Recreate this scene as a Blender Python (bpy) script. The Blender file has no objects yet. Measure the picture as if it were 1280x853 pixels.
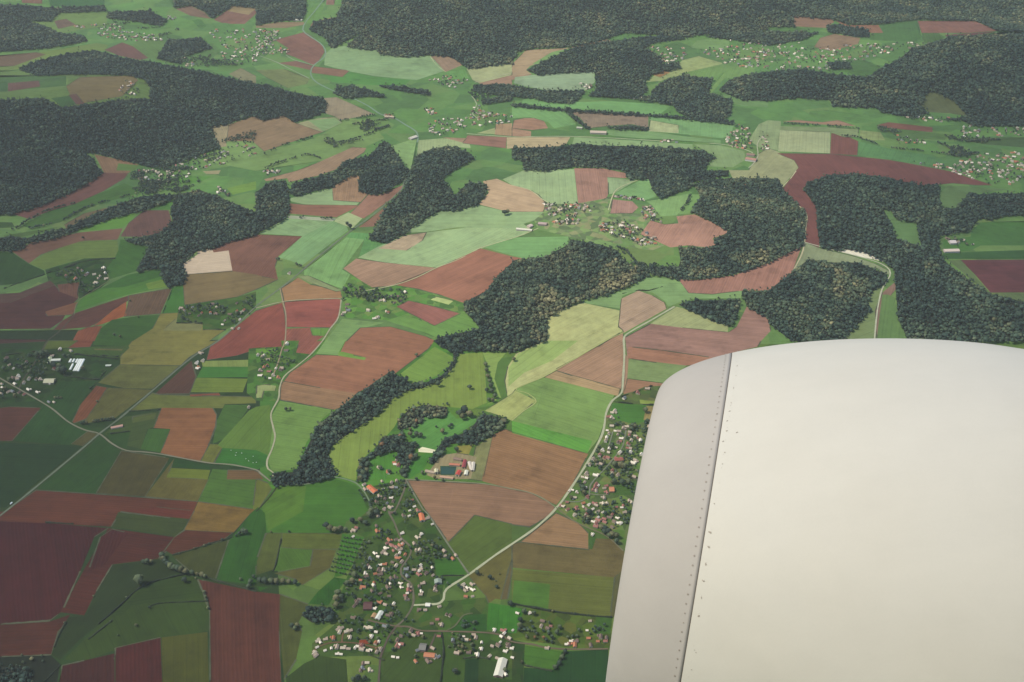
import bpy, bmesh, math, random
import numpy as np
from mathutils import Vector, Matrix, Quaternion
from mathutils.geometry import delaunay_2d_cdt

random.seed(7)
rng = np.random.default_rng(11)
scene = bpy.context.scene
COL = scene.collection

# ------------------------------------------------------------------ camera geometry
CAM_Z = 2000.0
PITCH = math.radians(31.0)
FOC = 1500.0                      # focal length in photo pixels (photo is 1280 wide)
FW = np.array([0.0, math.cos(PITCH), -math.sin(PITCH)])
UP = np.array([0.0, math.sin(PITCH), math.cos(PITCH)])
CAM = np.array([0.0, 0.0, CAM_Z])


def ray(px, py):
    px = np.asarray(px, float); py = np.asarray(py, float)
    d = FW[None, :] + ((px - 640.0) / FOC)[:, None] * np.array([1.0, 0, 0]) - ((py - 426.5) / FOC)[:, None] * UP[None, :]
    return d


def flat(px, py):
    d = ray([px], [py])[0]
    t = -CAM_Z / d[2]
    return CAM[0] + d[0] * t, CAM[1] + d[1] * t


# terrain relief: wooded hills and the shallow valley between them  (x, y photo pixel of the hill, radii in m, height in m)
HILLS = []
for (hx, hy, rx, ry, hh) in [
    (120, 130, 620, 420, 95), (-40, 170, 400, 420, 30), (560, 20, 900, 600, 110), (860, 10, 900, 560, 120), (1210, 80, 650, 480, 115),
    (1010, 110, 420, 200, 38), (760, 80, 420, 240, 42), (900, 265, 300, 230, 22), (1110, 265, 330, 300, 26),
    (650, 380, 330, 230, 16), (540, 235, 240, 300, 14), (230, 290, 300, 240, 14), (1220, 380, 420, 260, 18),
    (330, 330, 500, 420, 10), (90, 720, 330, 260, 12), (620, 640, 260, 220, 9), (190, 470, 380, 260, 8)]:
    fx, fy = flat(hx, hy)
    HILLS.append((fx, fy, rx, ry, hh))


def height(x, y):
    x = np.asarray(x, float); y = np.asarray(y, float)
    h = 1.6 * np.sin(x * 0.006 + 1.3) * np.cos(y * 0.005 + 0.4) + 1.0 * np.sin(x * 0.013 - y * 0.011)
    far = np.clip((y - 3300.0) / 900.0, 0, 1); far = far * far * (3 - 2 * far)
    h = h + far * (12 + 8 * np.sin(x * 0.0052 + 0.8 * np.sin(y * 0.003)) + 8 * np.sin(y * 0.0061 + x * 0.0023))
    for fx, fy, rx, ry, hh in HILLS:
        h = h + hh * np.exp(-((x - fx) / rx) ** 2 - ((y - fy) / ry) ** 2)
    return h


def ground(px, py):
    """points of the terrain seen at photo pixels, as an (n,3) array"""
    d = ray(px, py)
    h = np.zeros(len(d))
    for _ in range(26):
        t = (h - CAM_Z) / d[:, 2]
        x = d[:, 0] * t; y = d[:, 1] * t
        h = height(x, y)
    return np.stack([x, y, h], -1)


def G(px, py):
    return ground([px], [py])[0]


def project(p):
    q = np.asarray(p, float) - CAM
    z = q @ FW
    return np.stack([640 + FOC * q[..., 0] / z, 426.5 - FOC * (q @ UP) / z], -1)


# ------------------------------------------------------------------ reading traced outlines
CROPS = {}
for r_, y_ in zip('abcd', (0, 213, 426, 639)):
    for c_ in range(4):
        CROPS[r_ + str(c_)] = (c_ * 320, y_, 3.9875)
CROPS.update(f=(0, 0, 1.0), e1=(440, 580, 7.975), e2=(420, 680, 7.975), e3=(390, 746, 7.975), e4=(550, 700, 5.577),
             e5=(690, 480, 7.975), e6=(690, 580, 7.975), e7=(0, 430, 7.975), h1=(160, 280, 7.975), h6=(160, 660, 7.975),
             h5=(520, 540, 16.0), h7=(640, 230, 7.975), h8=(1160, 120, 7.108), h2=(590, 800, 16.0), h9=(580, 690, 16.0), ea=(440, 480, 7.975))


def T(s):
    """'a0 x,y x,y b1 x,y,c' -> photo pixels"""
    o = CROPS['f']; out = []
    for tok in s.split():
        if ',' not in tok:
            o = CROPS[tok]; continue
        p = tok.split(',')
        q = (o[0] + float(p[0]) / o[2], o[1] + float(p[1]) / o[2])
        out.append(q + tuple(p[2:]))
    return out


def push(pts, m=75):
    """outlines that touch the picture's edge run on beyond it"""
    r = []
    for p in pts:
        x, y = p[0], p[1]
        if x < 2.0: x = min(x, -m)
        if x > 1277: x = max(x, 1280 + m)
        if y < 1.0: y = min(y, -m * 0.5)
        if y > 850: y = max(y, 853 + m)
        r.append((x, y))
    return r


def inside(poly, x, y):
    x = np.asarray(x); y = np.asarray(y)
    r = np.zeros(x.shape, bool)
    n = len(poly); j = n - 1
    for i in range(n):
        xi, yi = poly[i][:2]; xj, yj = poly[j][:2]
        if yi != yj:
            r ^= ((yi > y) != (yj > y)) & (x < (xj - xi) * (y - yi) / (yj - yi) + xi)
        j = i
    return r


def lin(c):
    return [(v / 255.0 / 12.92) if v <= 10.3 else ((v / 255.0 + 0.055) / 1.055) ** 2.4 for v in c]
# ------------------------------------------------------------------ the land, traced field by field; colours keep the view's corner darkening
# kind: s ploughed soil, g grass or young crop, r rough pasture / stubble, v gardens, w woodland floor, p bare pale earth
FIELDS = '''
g 92,118,80 | f 0,0 1280,0 1280,260 0,260
g 92,122,76 | f 0,255 1280,255 1280,430 0,430
g 66,92,52 | f 0,425 330,425 360,853 0,853
g 84,128,60 | f 325,425 700,425 640,600 560,600 480,620 325,620
g 88,122,66 | f 600,440 780,440 700,640 560,640
g 116,128,80 | a0 0,375 90,350 300,370 500,370 640,375 720,395 750,440 745,495 690,490 560,505 400,525 310,535 220,490 110,495 0,520
s 130,116,76 | a0 400,385 660,378 690,400 610,480 430,512 370,520 330,430
g 92,116,66 | a0 0,375 330,378 330,428 0,485
s 122,86,72 | a0 40,415 195,402 200,432 40,457
g 78,104,58 | a0 0,415 38,410 38,457 0,462
s 116,84,74 | a0 340,475 380,468 425,520 380,522
g 72,98,64 | a0 255,490 345,478 380,520 310,535
g 136,140,84 | a0 0,360 0,300 180,265 480,215 540,225 520,255 430,255 330,270 180,310 90,345 60,350
s 130,106,78 | a0 0,300 180,262 230,272 70,330 0,337
s 122,86,76 | a0 520,250 610,212 670,235 740,290 700,300 600,280
g 106,122,80 | a0 660,230 700,190 800,195 830,215 790,270 890,330 740,290
g 132,140,90 | a0 150,115 290,70 540,62 530,130 430,145 300,170 230,135
s 132,106,86 | a0 270,105 330,95 380,125 290,145
s 152,110,86 | a0 95,0 220,0 210,20 110,15
g 74,106,68 | a0 220,0 520,0 520,35 420,45 250,30
s 132,106,88 | a0 875,45 945,27 1020,62 1050,95 950,80
s 130,95,82 | a0 1065,100 1160,30 1276,45 1276,70 1220,120 1120,120
s 152,122,98 | a0 1130,55 1170,30 1276,42 1240,75
g 90,120,76 | a0 955,100 1000,95 1030,130 1000,150
g 94,120,80 | a0 1050,120 1120,115 1210,130 1190,165 1080,165
g 96,116,80 | a0 930,270 1060,215 1100,250 1060,290 1000,330 930,310
g 100,122,80 | a0 1090,320 1200,310 1200,350 1080,360
r 126,130,96 | a0 1140,370 1200,340 1276,380 a1 0,400 0,420 a0 1200,400
g 112,138,88 | a0 1140,700 1260,700 a1 0,720 40,755 300,685 430,615 390,585 560,600 640,690 540,735 340,800 0,853 a0 1000,800
s 158,130,106 | a0 1050,640 1080,615 1140,620 1145,650 1125,700 1130,730 1095,735 1075,700
s 140,110,92 | a0 1140,622 1270,577 a1 40,602 140,577 190,612 330,660 250,685 40,755 0,720 a0 1260,705 1130,705
r 146,128,102 | a1 200,615 330,588 390,585 430,612 330,660
g 116,142,96 | a1 262,602 390,588 425,612 335,655
s 130,94,84 | a1 95,200 245,160 275,180 330,225 342,260 310,310 285,325 190,285 150,270 160,240
s 140,114,96 | a1 0,130 100,112 240,110 240,125 150,140 0,140
s 140,104,90 | a1 285,110 380,88 400,105 360,115 300,135 270,130
g 104,128,80 | a1 245,100 258,50 290,20 350,20 330,60 320,90 260,120
s 136,104,92 | a1 360,0 410,0 390,25 350,25
g 124,150,104 | a1 375,242 440,230 530,245 600,250 620,272 740,285 870,280 940,355 800,400 590,380 460,355 340,325 345,270
s 142,110,96 | a1 870,280 960,280 1040,320 945,360
s 134,100,86 | a1 270,330 450,350 465,355 430,385 330,370 280,365
g 84,124,74 | a1 460,358 590,382 770,400 740,425 560,425 380,410 340,380 430,385
g 100,136,84 | a1 945,360 1040,345 1060,390 980,395
s 126,96,84 | a1 150,310 200,305 290,330 270,350 110,315
r 110,126,86 | a1 0,350 140,345 270,395 250,420 160,440 50,385
r 130,134,100 | a1 340,490 400,485 480,520 590,570 420,600 390,580 330,560
s 148,114,96 | a1 200,853 300,815 480,735 550,738 540,760 b1 390,0 300,30 165,60 155,40 50,55 40,45
g 116,150,94 | a1 670,730 790,690 800,700 770,853 730,800 690,750
g 130,154,104 | a1 810,700 930,690 1060,700 1070,740 960,730 880,740 800,780
s 142,110,94 | a1 930,685 1050,690 1030,712
s 140,100,90 | a1 1055,675 1250,685 1245,740 1030,715
s 166,136,110 | a1 1250,685 1276,685 a2 290,685 270,720 190,740 0,740 a1 1250,742
g 130,148,100 | a1 1100,665 1200,635 1200,670
s 150,116,96 | a1 1195,620 1276,615 a2 0,680 a1 1190,672
s 144,106,92 | a2 10,600 60,590 110,590 160,605 180,640 100,650 0,640
s 150,112,96 | a2 0,640 95,655 95,685 0,680
r 150,136,106 | a1 1050,345 1200,320 1276,320 a2 0,375 a1 1110,415 1080,400
s 146,110,96 | a1 1110,415 1276,375 a2 100,372 0,400 a1 1276,425 1130,425
s 152,120,100 | a2 0,320 70,250 270,240 420,210 470,195 510,210 400,230 290,240 270,245 200,290 90,330 70,350 100,372 0,382
g 110,140,90 | a2 100,320 200,260 270,245 230,275 130,320
g 124,150,110 | a2 15,385 100,375 410,357 412,410 370,450 200,455 60,430 10,415
r 146,140,100 | a2 665,410 720,370 800,350 850,300 930,280 1050,315 1040,330 880,375 790,385 740,405
s 150,110,84 | a2 700,375 740,350 790,362 740,386
g 110,140,90 | a2 890,235 920,205 1000,190 1080,195 1085,235 1040,250 900,240
g 96,126,80 | a2 870,180 960,170 970,182 930,192
g 104,134,84 | a2 830,370 1050,320 1090,330 1210,330 1210,360 1140,390 1060,390 990,470 975,460 1060,360 1000,385 930,385
g 100,130,86 | a2 1010,490 1060,470 1276,510 1276,535 1150,530
g 104,146,90 | a2 50,500 100,485 210,490 330,510 500,505 730,520 790,530 730,575 530,560 260,545 50,515
g 104,144,90 | a2 0,530 260,550 320,620 210,640 180,610 90,585 0,590
r 120,122,94 | a2 290,560 450,560 530,570 680,570 680,640 600,620 470,630 380,640 340,590
g 108,150,94 | a2 690,585 830,590 1000,610 1110,620 1090,670 1050,690 860,670 680,655
r 142,166,110 | a2 690,600 830,625 830,665 680,655
g 108,144,92 | a2 470,650 680,655 860,680 1040,700 1040,715 640,690 480,675
g 120,154,100 | a2 310,685 500,695 740,710 900,720 900,745 830,740 300,720
g 114,144,94 | a2 905,720 1040,725 1160,755 1160,800 1100,835 980,830 1000,800 1020,780 950,745
g 140,164,110 | a3 60,650 310,660 310,765 50,755
s 124,84,76 | a3 315,665 375,670 450,705 445,775 310,768
s 150,114,96 | a3 70,605 150,600 270,610 350,600 440,630 240,620
r 130,130,96 | a3 60,630 300,635 450,645 450,685 380,685 310,660 60,650
g 130,156,96 | a3 460,650 560,660 585,700 520,700 455,690
g 96,136,86 | a3 450,705 600,740 830,780 890,810 800,830 600,795 445,775
s 130,94,80 | a3 540,625 600,610 820,635 820,660 560,635
g 94,126,80 | a3 210,555 300,550 500,575 530,610 430,615 350,595 270,600 200,575
g 96,120,80 | a3 600,640 680,650 900,670 880,700 700,690 590,660
g 90,112,76 | a3 900,690 1276,680 1276,760 1080,720
g 124,150,100 | a3 0,600 65,605 50,750 0,740 a2 1240,740 1180,700 1230,620
r 130,150,100 | a2 1225,770 1276,740 a3 40,752 130,800 152,835 140,853 b3 60,90 0,40 b2 1100,40 1080,0 1180,0
s 118,78,74 | a3 45,765 310,768 600,798 700,815 900,853 b3 1120,75 1040,75 920,65 850,72 760,75 560,32 450,22 330,20 200,65 172,92 240,180 260,280 255,387 185,360 192,215 72,95 140,0 a3 152,838 130,800
s 150,114,96 | a3 130,82 320,97 330,110 290,140 130,132
s 150,110,90 | a3 330,100 400,125 550,125 575,165 510,165 480,150 380,130
s 146,116,96 | a3 230,235 260,190 330,170 460,190 450,220 310,255
g 84,116,74 | a3 555,125 740,98 765,185 740,210 600,205 510,200 515,165 575,165
s 152,112,92 | a3 745,105 1030,105 1150,155 1000,165 850,165 765,165
s 120,80,74 | a3 880,175 1020,165 1140,158 1000,185 900,190
g 90,116,74 | a3 765,165 850,165 880,185 820,215 780,215
g 84,114,74 | a3 330,300 480,300 560,330 520,385 430,375 340,345
g 90,120,80 | a3 0,140 280,140 240,165 130,160
r 108,102,80 | a3 790,470 830,455 920,500 1000,580 900,565 800,560 760,520
s 146,114,90 | a0 470,770 590,795 690,820 b0 640,15 520,15
g 104,122,76 | a0 590,815 690,825 670,853 580,850
s 130,90,80 | b0 60,218 200,180 330,125 440,65 520,12 640,15 620,42 520,102 380,165 240,205 150,245
g 84,114,60 | b0 110,277 240,205 380,165 520,105 620,65 690,95 690,115 560,150 430,190 300,260 150,290
s 134,114,86 | b0 320,272 420,215 560,180 650,150 640,170 480,210 330,290
g 80,104,58 | b0 0,250 60,260 75,285 0,300
g 100,120,70 | b0 20,325 250,290 310,280 200,310 120,330 20,345
g 110,146,70 | b0 380,300 560,240 680,205 660,245 610,285 480,300
g 90,130,70 | b0 750,197 870,142 850,197
s 114,84,76 | b0 600,330 640,265 720,200 840,200 857,260 800,312 700,332
s 140,106,86 | b0 60,405 160,360 400,310 560,295 612,290 585,347 420,352 290,390 200,422 145,465
g 120,136,80 | b0 147,467 240,405 400,355 585,350 590,400 575,437 400,442 220,495
g 64,94,50 | b0 0,395 60,410 145,467 220,500 225,520 100,565 0,600
v 64,92,50 | b0 225,495 420,440 580,435 540,490 545,550 500,590 395,640 390,560 290,585 240,550
g 74,110,54 | b0 600,345 640,350 740,390 710,450 690,500 640,515 540,545 530,490 570,440 590,400
s 104,66,58 | b0 0,640 50,655 270,570 290,590 390,640 350,680 310,750 250,790 0,795
s 112,86,72 | b0 0,635 100,610 250,550 275,572 50,660 0,670
s 130,94,76 | b0 285,570 395,558 390,640 295,605
s 146,104,74 | b0 225,705 390,655 365,720 235,727
g 94,136,64 | b0 365,715 390,655 400,640 500,590 720,520 800,490 830,580 640,620 500,660
g 70,110,54 | b0 500,590 640,520 800,490 805,530 620,582
g 116,146,74 | b0 725,565 810,545 830,580 740,595
s 114,78,64 | b0 265,797 310,750 380,710 640,625 645,645 470,770 440,782
s 116,96,74 | b0 640,625 855,588 800,715 620,730 640,660
s 172,106,64 | b0 630,655 628,725 500,770 465,778 560,700
s 158,98,68 | b0 440,782 510,775 490,820 470,853 c0 465,0 450,32 335,38 b0 390,800
g 70,104,50 | b0 470,853 500,790 560,745 700,725 800,720 760,790 660,853 c0 640,30 465,20
g 56,73,47 | b0 0,800 390,797 360,853 c0 240,0 225,5 0,0
s 96,70,58 | b0 0,835 230,845 c0 225,5 0,30
g 74,120,58 | b0 805,715 857,590 920,560 920,712
r 128,142,80 | b0 660,853 760,790 800,715 890,710 880,760 1010,760 1010,795 1125,795 1040,853 c0 1085,0 940,85 900,125 600,120 600,80 660,0
r 138,126,90 | b0 810,800 890,728 1010,770 1000,800
v 72,98,52 | b0 890,680 1060,652 1180,632 1276,605 1276,690 1190,760 1125,795 1010,795 1010,760 880,760
s 126,92,80 | b0 1055,388 1160,350 1276,320 b1 0,320 230,330 110,430 95,480 110,545 0,595 b0 1180,632 920,672 912,560 925,520
s 128,106,82 | b0 925,520 1160,503 1276,520 b1 30,530 110,545 0,595 b0 1180,632 920,672 914,560
p 196,160,136 | b0 908,470 985,420 985,400 1055,390 1065,410 1140,400 1158,500 930,520
g 112,144,80 | b0 1130,90 1276,55 1276,95 1160,122
g 94,132,70 | b0 890,30 1060,30 980,65 890,60
r 146,156,106 | b0 1010,5 1100,0 1090,20 1030,20
s 146,110,92 | b1 380,85 470,30 520,25 510,105 560,115 520,160 385,150
g 124,154,104 | b1 170,140 380,90 385,150 515,160 500,175 240,170 175,155
s 136,96,84 | b1 160,165 240,172 520,175 440,215 400,235 155,215
s 142,102,90 | b1 465,220 520,165 560,120 610,125 740,70 720,110 540,240 480,230
s 132,96,84 | b1 510,285 640,185 660,185 590,280
g 140,160,120 | b1 160,225 400,240 380,257 160,240
g 124,160,104 | b1 20,315 150,240 390,255 250,330
g 114,154,98 | b1 110,435 230,330 380,255 450,275 460,300 230,475 170,450
g 140,166,110 | b1 400,240 460,210 530,240 480,290 390,255
g 114,160,94 | b1 240,500 450,335 540,345 430,495 470,520 430,590 240,522
g 94,140,84 | b1 470,310 560,315 560,345 620,360 700,350 610,385 510,440 540,345 450,335
g 130,166,108 | b1 510,435 610,380 740,325 850,310 1060,285 1276,288 b2 55,266 100,300 60,322 0,338 b1 1140,385 900,485 640,460
r 152,154,112 | b1 610,390 740,325 850,310 830,350 750,400
g 124,160,104 | b1 740,312 820,260 920,205 1010,200 1110,175 1250,205 b2 160,207 110,250 55,268 0,290 b1 1000,285 850,307
s 166,130,108 | b1 1110,170 1160,110 1130,55 1200,42 b2 0,75 60,85 130,120 170,165 155,207 0,207 b1 1250,205
s 154,116,98 | b1 435,490 500,440 640,460 900,487 690,575 580,585 530,555
s 146,98,84 | b1 690,572 900,487 1120,390 b2 0,430 60,440 b1 1276,462 1200,530 1160,590 1110,640 1030,660 930,625 800,590
g 104,150,90 | b1 1140,385 1276,335 b2 280,330 280,370 180,430 60,442 b1 1276,425
v 92,132,74 | b1 470,520 580,585 720,575 1030,660 1040,700 1110,780 1120,800 900,840 700,750 440,735 430,600
s 150,110,86 | b1 125,590 210,535 270,570 420,600 430,635 140,657
r 134,130,96 | b1 210,530 260,525 430,600 400,605 280,565
s 140,85,74 | b0 1085,853 1276,700 b1 130,660 148,730 145,853 c1 135,0 130,30 0,36 c0 1276,45 1180,75 1030,97 1050,20
s 144,88,80 | b1 140,657 400,640 425,645 410,740 370,785 150,782
s 140,90,80 | b1 150,790 270,785 280,822 340,827 300,853 c1 335,0 270,75 200,60 215,0 135,0 b1 148,853
g 100,146,74 | b1 270,795 380,785 335,825 285,825
g 114,156,90 | b1 430,740 640,760 520,790 450,853 c1 445,0 415,55 410,72 300,65 345,0 b1 370,820
s 146,100,82 | b1 450,853 520,785 670,780 850,830 900,853 c1 890,0 860,40 700,160 640,190 560,230 500,265 440,320 390,345 120,295 125,220 170,160 300,70 410,75 540,97 550,85 420,60 445,5
s 150,112,88 | c1 120,200 320,235 500,262 430,330 385,345 120,297
g 104,146,74 | c1 410,60 430,55 550,85 540,97 410,75
s 140,92,84 | b1 700,680 760,650 890,680 1020,715 890,775
r 160,156,106 | b1 870,645 900,630 985,650 960,670
g 98,140,76 | b1 650,750 740,720 890,775 1040,700 1120,790 910,840 860,815
g 130,164,108 | b1 1230,45 b2 60,0 310,-5 330,180 180,165 100,100 0,75
s 150,108,96 | b2 310,-10 450,-10 570,15 570,40 480,35 480,120 470,140 360,180 330,165
s 158,122,98 | b2 340,170 480,135 390,172
g 124,156,104 | b2 475,35 620,50 510,115 485,120
g 110,156,94 | b2 515,115 640,50 680,45 720,130 660,150
s 150,110,100 | b2 500,145 600,155 630,185 600,215 490,215
v 108,136,90 | b2 160,170 330,165 470,140 500,120 490,215 600,215 650,190 700,180 740,240 640,320 760,375 700,400 560,380 450,370 280,330 130,295 110,250 160,207
g 110,150,90 | b2 670,155 880,118 890,160 820,225 740,230 700,175
g 104,144,84 | b2 890,120 940,120 920,190 890,215 830,220
s 156,112,98 | b2 640,320 690,250 760,270 830,265 820,230 910,220 1000,260 1085,310 1000,340 1015,370 980,385 870,375 790,385 700,345
g 104,140,84 | b2 360,360 440,345 550,375 520,395
g 104,140,84 | b2 590,440 640,460 700,500 690,520 640,500
g 110,150,90 | b2 590,590 660,530 830,545 880,610 1000,620 1150,600 1140,637 900,640 830,660 780,680 760,650 700,610 630,600 550,625 540,690 350,660 480,620
r 148,170,104 | b2 175,740 240,700 350,660 540,700 530,780 555,800 470,853 c2 390,60 180,170 c1 1255,285 1240,200 1255,130 c2 20,65 90,32 170,0
g 128,164,90 | c1 1258,140 c2 30,65 180,0 330,0 200,100 60,160 c1 1258,230
s 160,126,106 | b2 545,640 630,600 700,625 760,660 770,690 560,810 530,775
s 150,112,92 | b2 470,853 555,805 555,853 c2 560,60 545,250 540,240 340,190 225,150 220,140 480,0
s 146,106,94 | b2 560,835 690,765 850,785 1080,808 1120,780 1170,680 1276,740 1290,800 1240,853 c2 1225,30 1100,60 1030,110 870,125 720,110 575,88 565,0
s 150,104,86 | c2 580,30 760,50 1000,85 900,125 720,110 575,88
g 136,160,100 | b2 690,765 820,680 900,700 960,720 1080,770 1075,808 850,785
s 150,105,92 | b2 830,545 930,545 1100,525 1276,465 b3 0,465 170,375 120,510 0,600 b2 1150,600 1000,618 880,612
r 124,150,100 | b3 185,360 260,390 430,430 530,465 600,500 610,520 590,520 550,490 420,470 200,445 120,510
g 112,138,86 | b3 530,590 580,580 560,610 530,853 370,845 500,700 500,640
s 136,104,90 | b3 570,610 630,560 640,590 600,640 540,840 535,700
g 98,130,78 | b3 600,620 640,640 600,740 680,770 700,853 540,853 570,620
p 216,190,164 | b3 355,405 390,395 470,400 590,460 550,450 480,435
g 106,136,86 | b3 860,110 900,75 1200,95 1000,120 930,190 860,190
g 84,116,70 | b3 1040,190 1130,180 1190,190 1130,230 1050,250
g 90,130,74 | b3 1015,300 1060,260 1276,245 1276,375 1060,375 1010,400 880,415 870,350 1010,330
g 70,106,64 | b3 870,415 1050,405 1276,390 1276,440 880,442
s 120,74,74 | b3 960,447 1276,445 1276,610 1110,610 1040,530
g 108,130,84 | b3 900,450 960,447 1110,615 1276,612 1276,720 1100,620
r 115,115,60 | c0 215,45 240,0 390,0 340,35
s 150,90,64 | c0 338,37 385,0 465,0 450,32
g 82,104,56 | c0 290,45 450,32 640,25 645,35 590,90 370,65
r 118,122,72 | c0 470,40 612,42 608,50 470,46
r 126,114,74 | c0 490,210 600,118 900,122 760,240 620,237
s 150,100,66 | c0 360,405 400,320 480,225 535,235 500,290 430,390 370,412
r 126,110,70 | c0 430,390 535,235 760,245 575,385 420,415
g 58,94,49 | c0 70,500 200,330 300,200 480,200 400,310 355,405 490,460 350,520
v 64,91,49 | c0 0,30 210,45 370,65 560,95 480,200 300,205 200,300 0,330
s 114,74,56 | c0 0,370 50,330 205,335 60,500 0,500
g 49,78,42 | c0 0,500 350,520 410,525 30,830 0,850
r 100,106,60 | c0 355,515 440,450 490,468 410,525
g 60,96,46 | c0 180,740 500,480 600,550 480,762
r 92,96,52 | c0 480,760 605,550 845,585 722,777
r 112,118,60 | c0 722,778 870,585 850,635 830,682 1040,692 985,802
g 116,136,60 | c0 830,682 850,635 1048,645 1035,692
g 49,85,42 | c0 850,630 877,588 1045,625 1045,642
g 88,120,58 | c0 988,802 1060,640 1135,645 1130,692 1276,692 1276,840
s 126,100,70 | c0 1130,692 1135,645 1260,645 c1 10,655 40,690 c0 1276,692
g 64,120,54 | c0 1065,612 1110,535 1276,545 c1 55,570 60,620 10,640 c0 1276,640
r 126,120,66 | c0 1000,600 1045,515 1117,520 1065,612
s 152,106,76 | c0 800,560 850,440 765,435 805,335 1060,335 1080,370 1075,430 1040,520 1000,602
g 74,110,54 | c0 700,540 740,440 848,440 800,558
g 80,96,54 | c0 520,465 620,380 800,350 770,430 735,442 700,540 620,520
r 104,104,62 | c0 660,380 780,360 770,390 660,410
g 60,92,46 | c0 530,460 650,450 630,540 560,515
r 122,116,70 | c0 600,390 760,260 800,270 1276,280 1276,312 1120,317 1110,337 810,335 640,352
s 100,74,60 | c0 770,267 955,100 978,180 945,265
s 140,92,70 | c0 945,267 1090,260 1100,275 950,280
g 124,150,84 | c0 1005,102 1250,95 1240,132 1010,130
g 74,124,60 | c0 1010,130 1245,130 1235,182 980,185
g 114,140,74 | c0 985,185 1235,190 1210,257 945,257 975,190
g 76,106,56 | c0 1120,320 1250,320 1140,480 1060,515 1080,400
g 100,132,70 | c0 1085,520 1240,350 1276,330 c1 70,320 85,450 60,570 c0 1276,545 1110,535
v 84,118,62 | c0 1240,40 1276,36 c1 130,30 125,0 215,0 200,60 290,70 150,165 115,240 100,300 0,300 c0 1230,260
g 104,150,74 | c1 0,60 100,60 110,40 0,40
g 110,152,80 | c1 120,300 385,345 330,390 250,510 200,640 80,655 60,600 80,450 75,380
r 150,146,100 | c1 5,225 45,218 100,225 95,250 40,250 30,285 0,285
g 104,142,72 | c1 720,165 890,30 980,80 985,110 900,175 820,210 765,210
g 114,146,74 | c1 360,560 380,520 450,470 600,370 690,280 770,240 830,235 930,190 1000,110 1015,65 1130,60 1140,120 1150,310 1080,340 950,330 840,320 720,370 690,430 620,510 550,570 500,640 500,700 400,670
g 90,144,74 | c1 700,440 850,380 960,350 1000,390 1080,380 1110,400 970,490 900,550 800,530 760,470
g 118,156,80 | c1 1130,60 1245,62 1205,110 1188,190 1222,285 1150,320 1210,280 1170,170 1150,110
g 84,136,64 | c1 560,590 690,555 720,580 680,600 650,690 565,690
g 76,130,62 | c1 760,600 850,560 880,570 830,650 760,690 720,660
p 226,202,166 | c1 810,540 830,530 895,545 885,560 810,555
r 122,142,86 | c1 1095,530 1180,470 1130,700 1060,690
r 126,140,72 | c1 1000,525 1080,520 1060,570 1000,560
p 150,128,98 | c1 900,600 930,570 1000,560 1060,570 1100,580 1070,690 900,690 850,670
g 46,86,62 | c1 918,625 1000,625 990,670 920,670
r 140,166,94 | c1 1140,350 1276,265 c2 20,240 120,300 0,400 c1 1245,385
s 146,106,80 | c1 1125,700 1180,470 1240,440 1276,455 c2 0,455 380,565 310,700 300,720 220,820 80,755 0,745 c1 1276,740
s 146,108,86 | c1 755,695 1130,715 1276,740 c2 80,755 190,810 210,830 d2 215,5 90,80 0,68 d1 1276,65 1090,20 960,155 850,0 c1 830,840
g 80,124,52 | c1 80,740 130,725 270,720 340,690 400,690 500,720 560,800 d1 555,0 520,30 450,50 430,110 60,108 0,200 d1 0,0 c1 10,840
r 108,132,60 | c1 10,690 60,710 80,740 10,845 0,845 c0 1260,840 1276,700
g 96,134,58 | c1 100,730 250,725 235,850 d1 60,100 c1 30,830
g 110,150,80 | c2 10,245 150,185 230,185 510,270 480,350 430,490 375,560 180,510 0,460 0,400 120,300
g 94,156,70 | c2 0,400 160,440 400,500 375,560 180,510 0,460
s 160,126,96 | c2 160,182 220,150 540,240 530,277
g 110,140,84 | c2 580,90 870,125 770,212 575,187
s 146,110,90 | c2 560,60 582,90 575,187 555,262 545,250
s 144,104,84 | c2 555,268 575,190 770,215 760,225 700,227
v 84,100,66 | c2 520,290 660,230 760,225 740,320 530,312
r 130,130,74 | c2 635,295 745,300 735,322 640,315
g 74,114,58 | c2 500,312 670,320 700,400 590,412 485,402
s 140,116,80 | c2 670,325 730,330 700,400 655,395
v 95,123,71 | c2 470,380 590,412 700,400 800,420 740,853 d2 560,200 490,130 350,70 230,0 c2 215,830 250,800 350,650 420,530 455,450
g 78,106,58 | c2 520,720 620,700 630,770 500,770
r 108,112,70 | d2 0,165 40,155 380,195 400,135 500,140 560,200 545,335 0,282 d1 1276,165
s 156,116,86 | d2 220,10 330,60 380,110 380,192 40,155
g 78,106,60 | d2 385,100 420,130 400,190 383,190
g 108,120,67 | d2 0,290 500,330 530,330 500,527 200,500 0,462
g 93,133,62 | d2 10,345 190,365 180,492 0,462
r 110,96,70 | d2 512,330 545,300 510,527 490,525
v 100,120,57 | d2 0,480 200,500 500,530 490,690 270,680 180,660 0,640
g 84,116,54 | d2 420,525 500,530 490,612 415,612
g 50,88,46 | d2 60,780 200,790 250,700 480,690 480,853 40,853
g 93,133,57 | d2 65,670 250,700 200,800 60,760
v 70,93,50 | d2 0,640 65,655 60,760 40,853 d1 1276,853
r 96,120,56 | d1 50,110 135,110 90,290 0,320 0,250
r 100,124,54 | d1 130,110 250,110 430,112 410,190 270,192 125,182
g 93,126,55 | d1 125,185 285,190 270,272 90,300
r 106,116,58 | d1 285,190 400,195 370,282 230,370 200,340 90,310 270,275
g 80,131,50 | d1 430,112 540,130 500,250 430,322 390,330
g 64,116,44 | d1 390,330 450,340 360,470 260,462 310,400
v 83,110,55 | c1 510,740 750,690 d1 850,0 960,170 1000,230 890,240 900,320 940,340 930,400 930,450 1150,430 1160,460 1150,600 1276,600 1276,853 640,853 610,720 280,730 280,660 400,560 390,500 450,340 540,130 470,100 520,30 560,0
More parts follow.
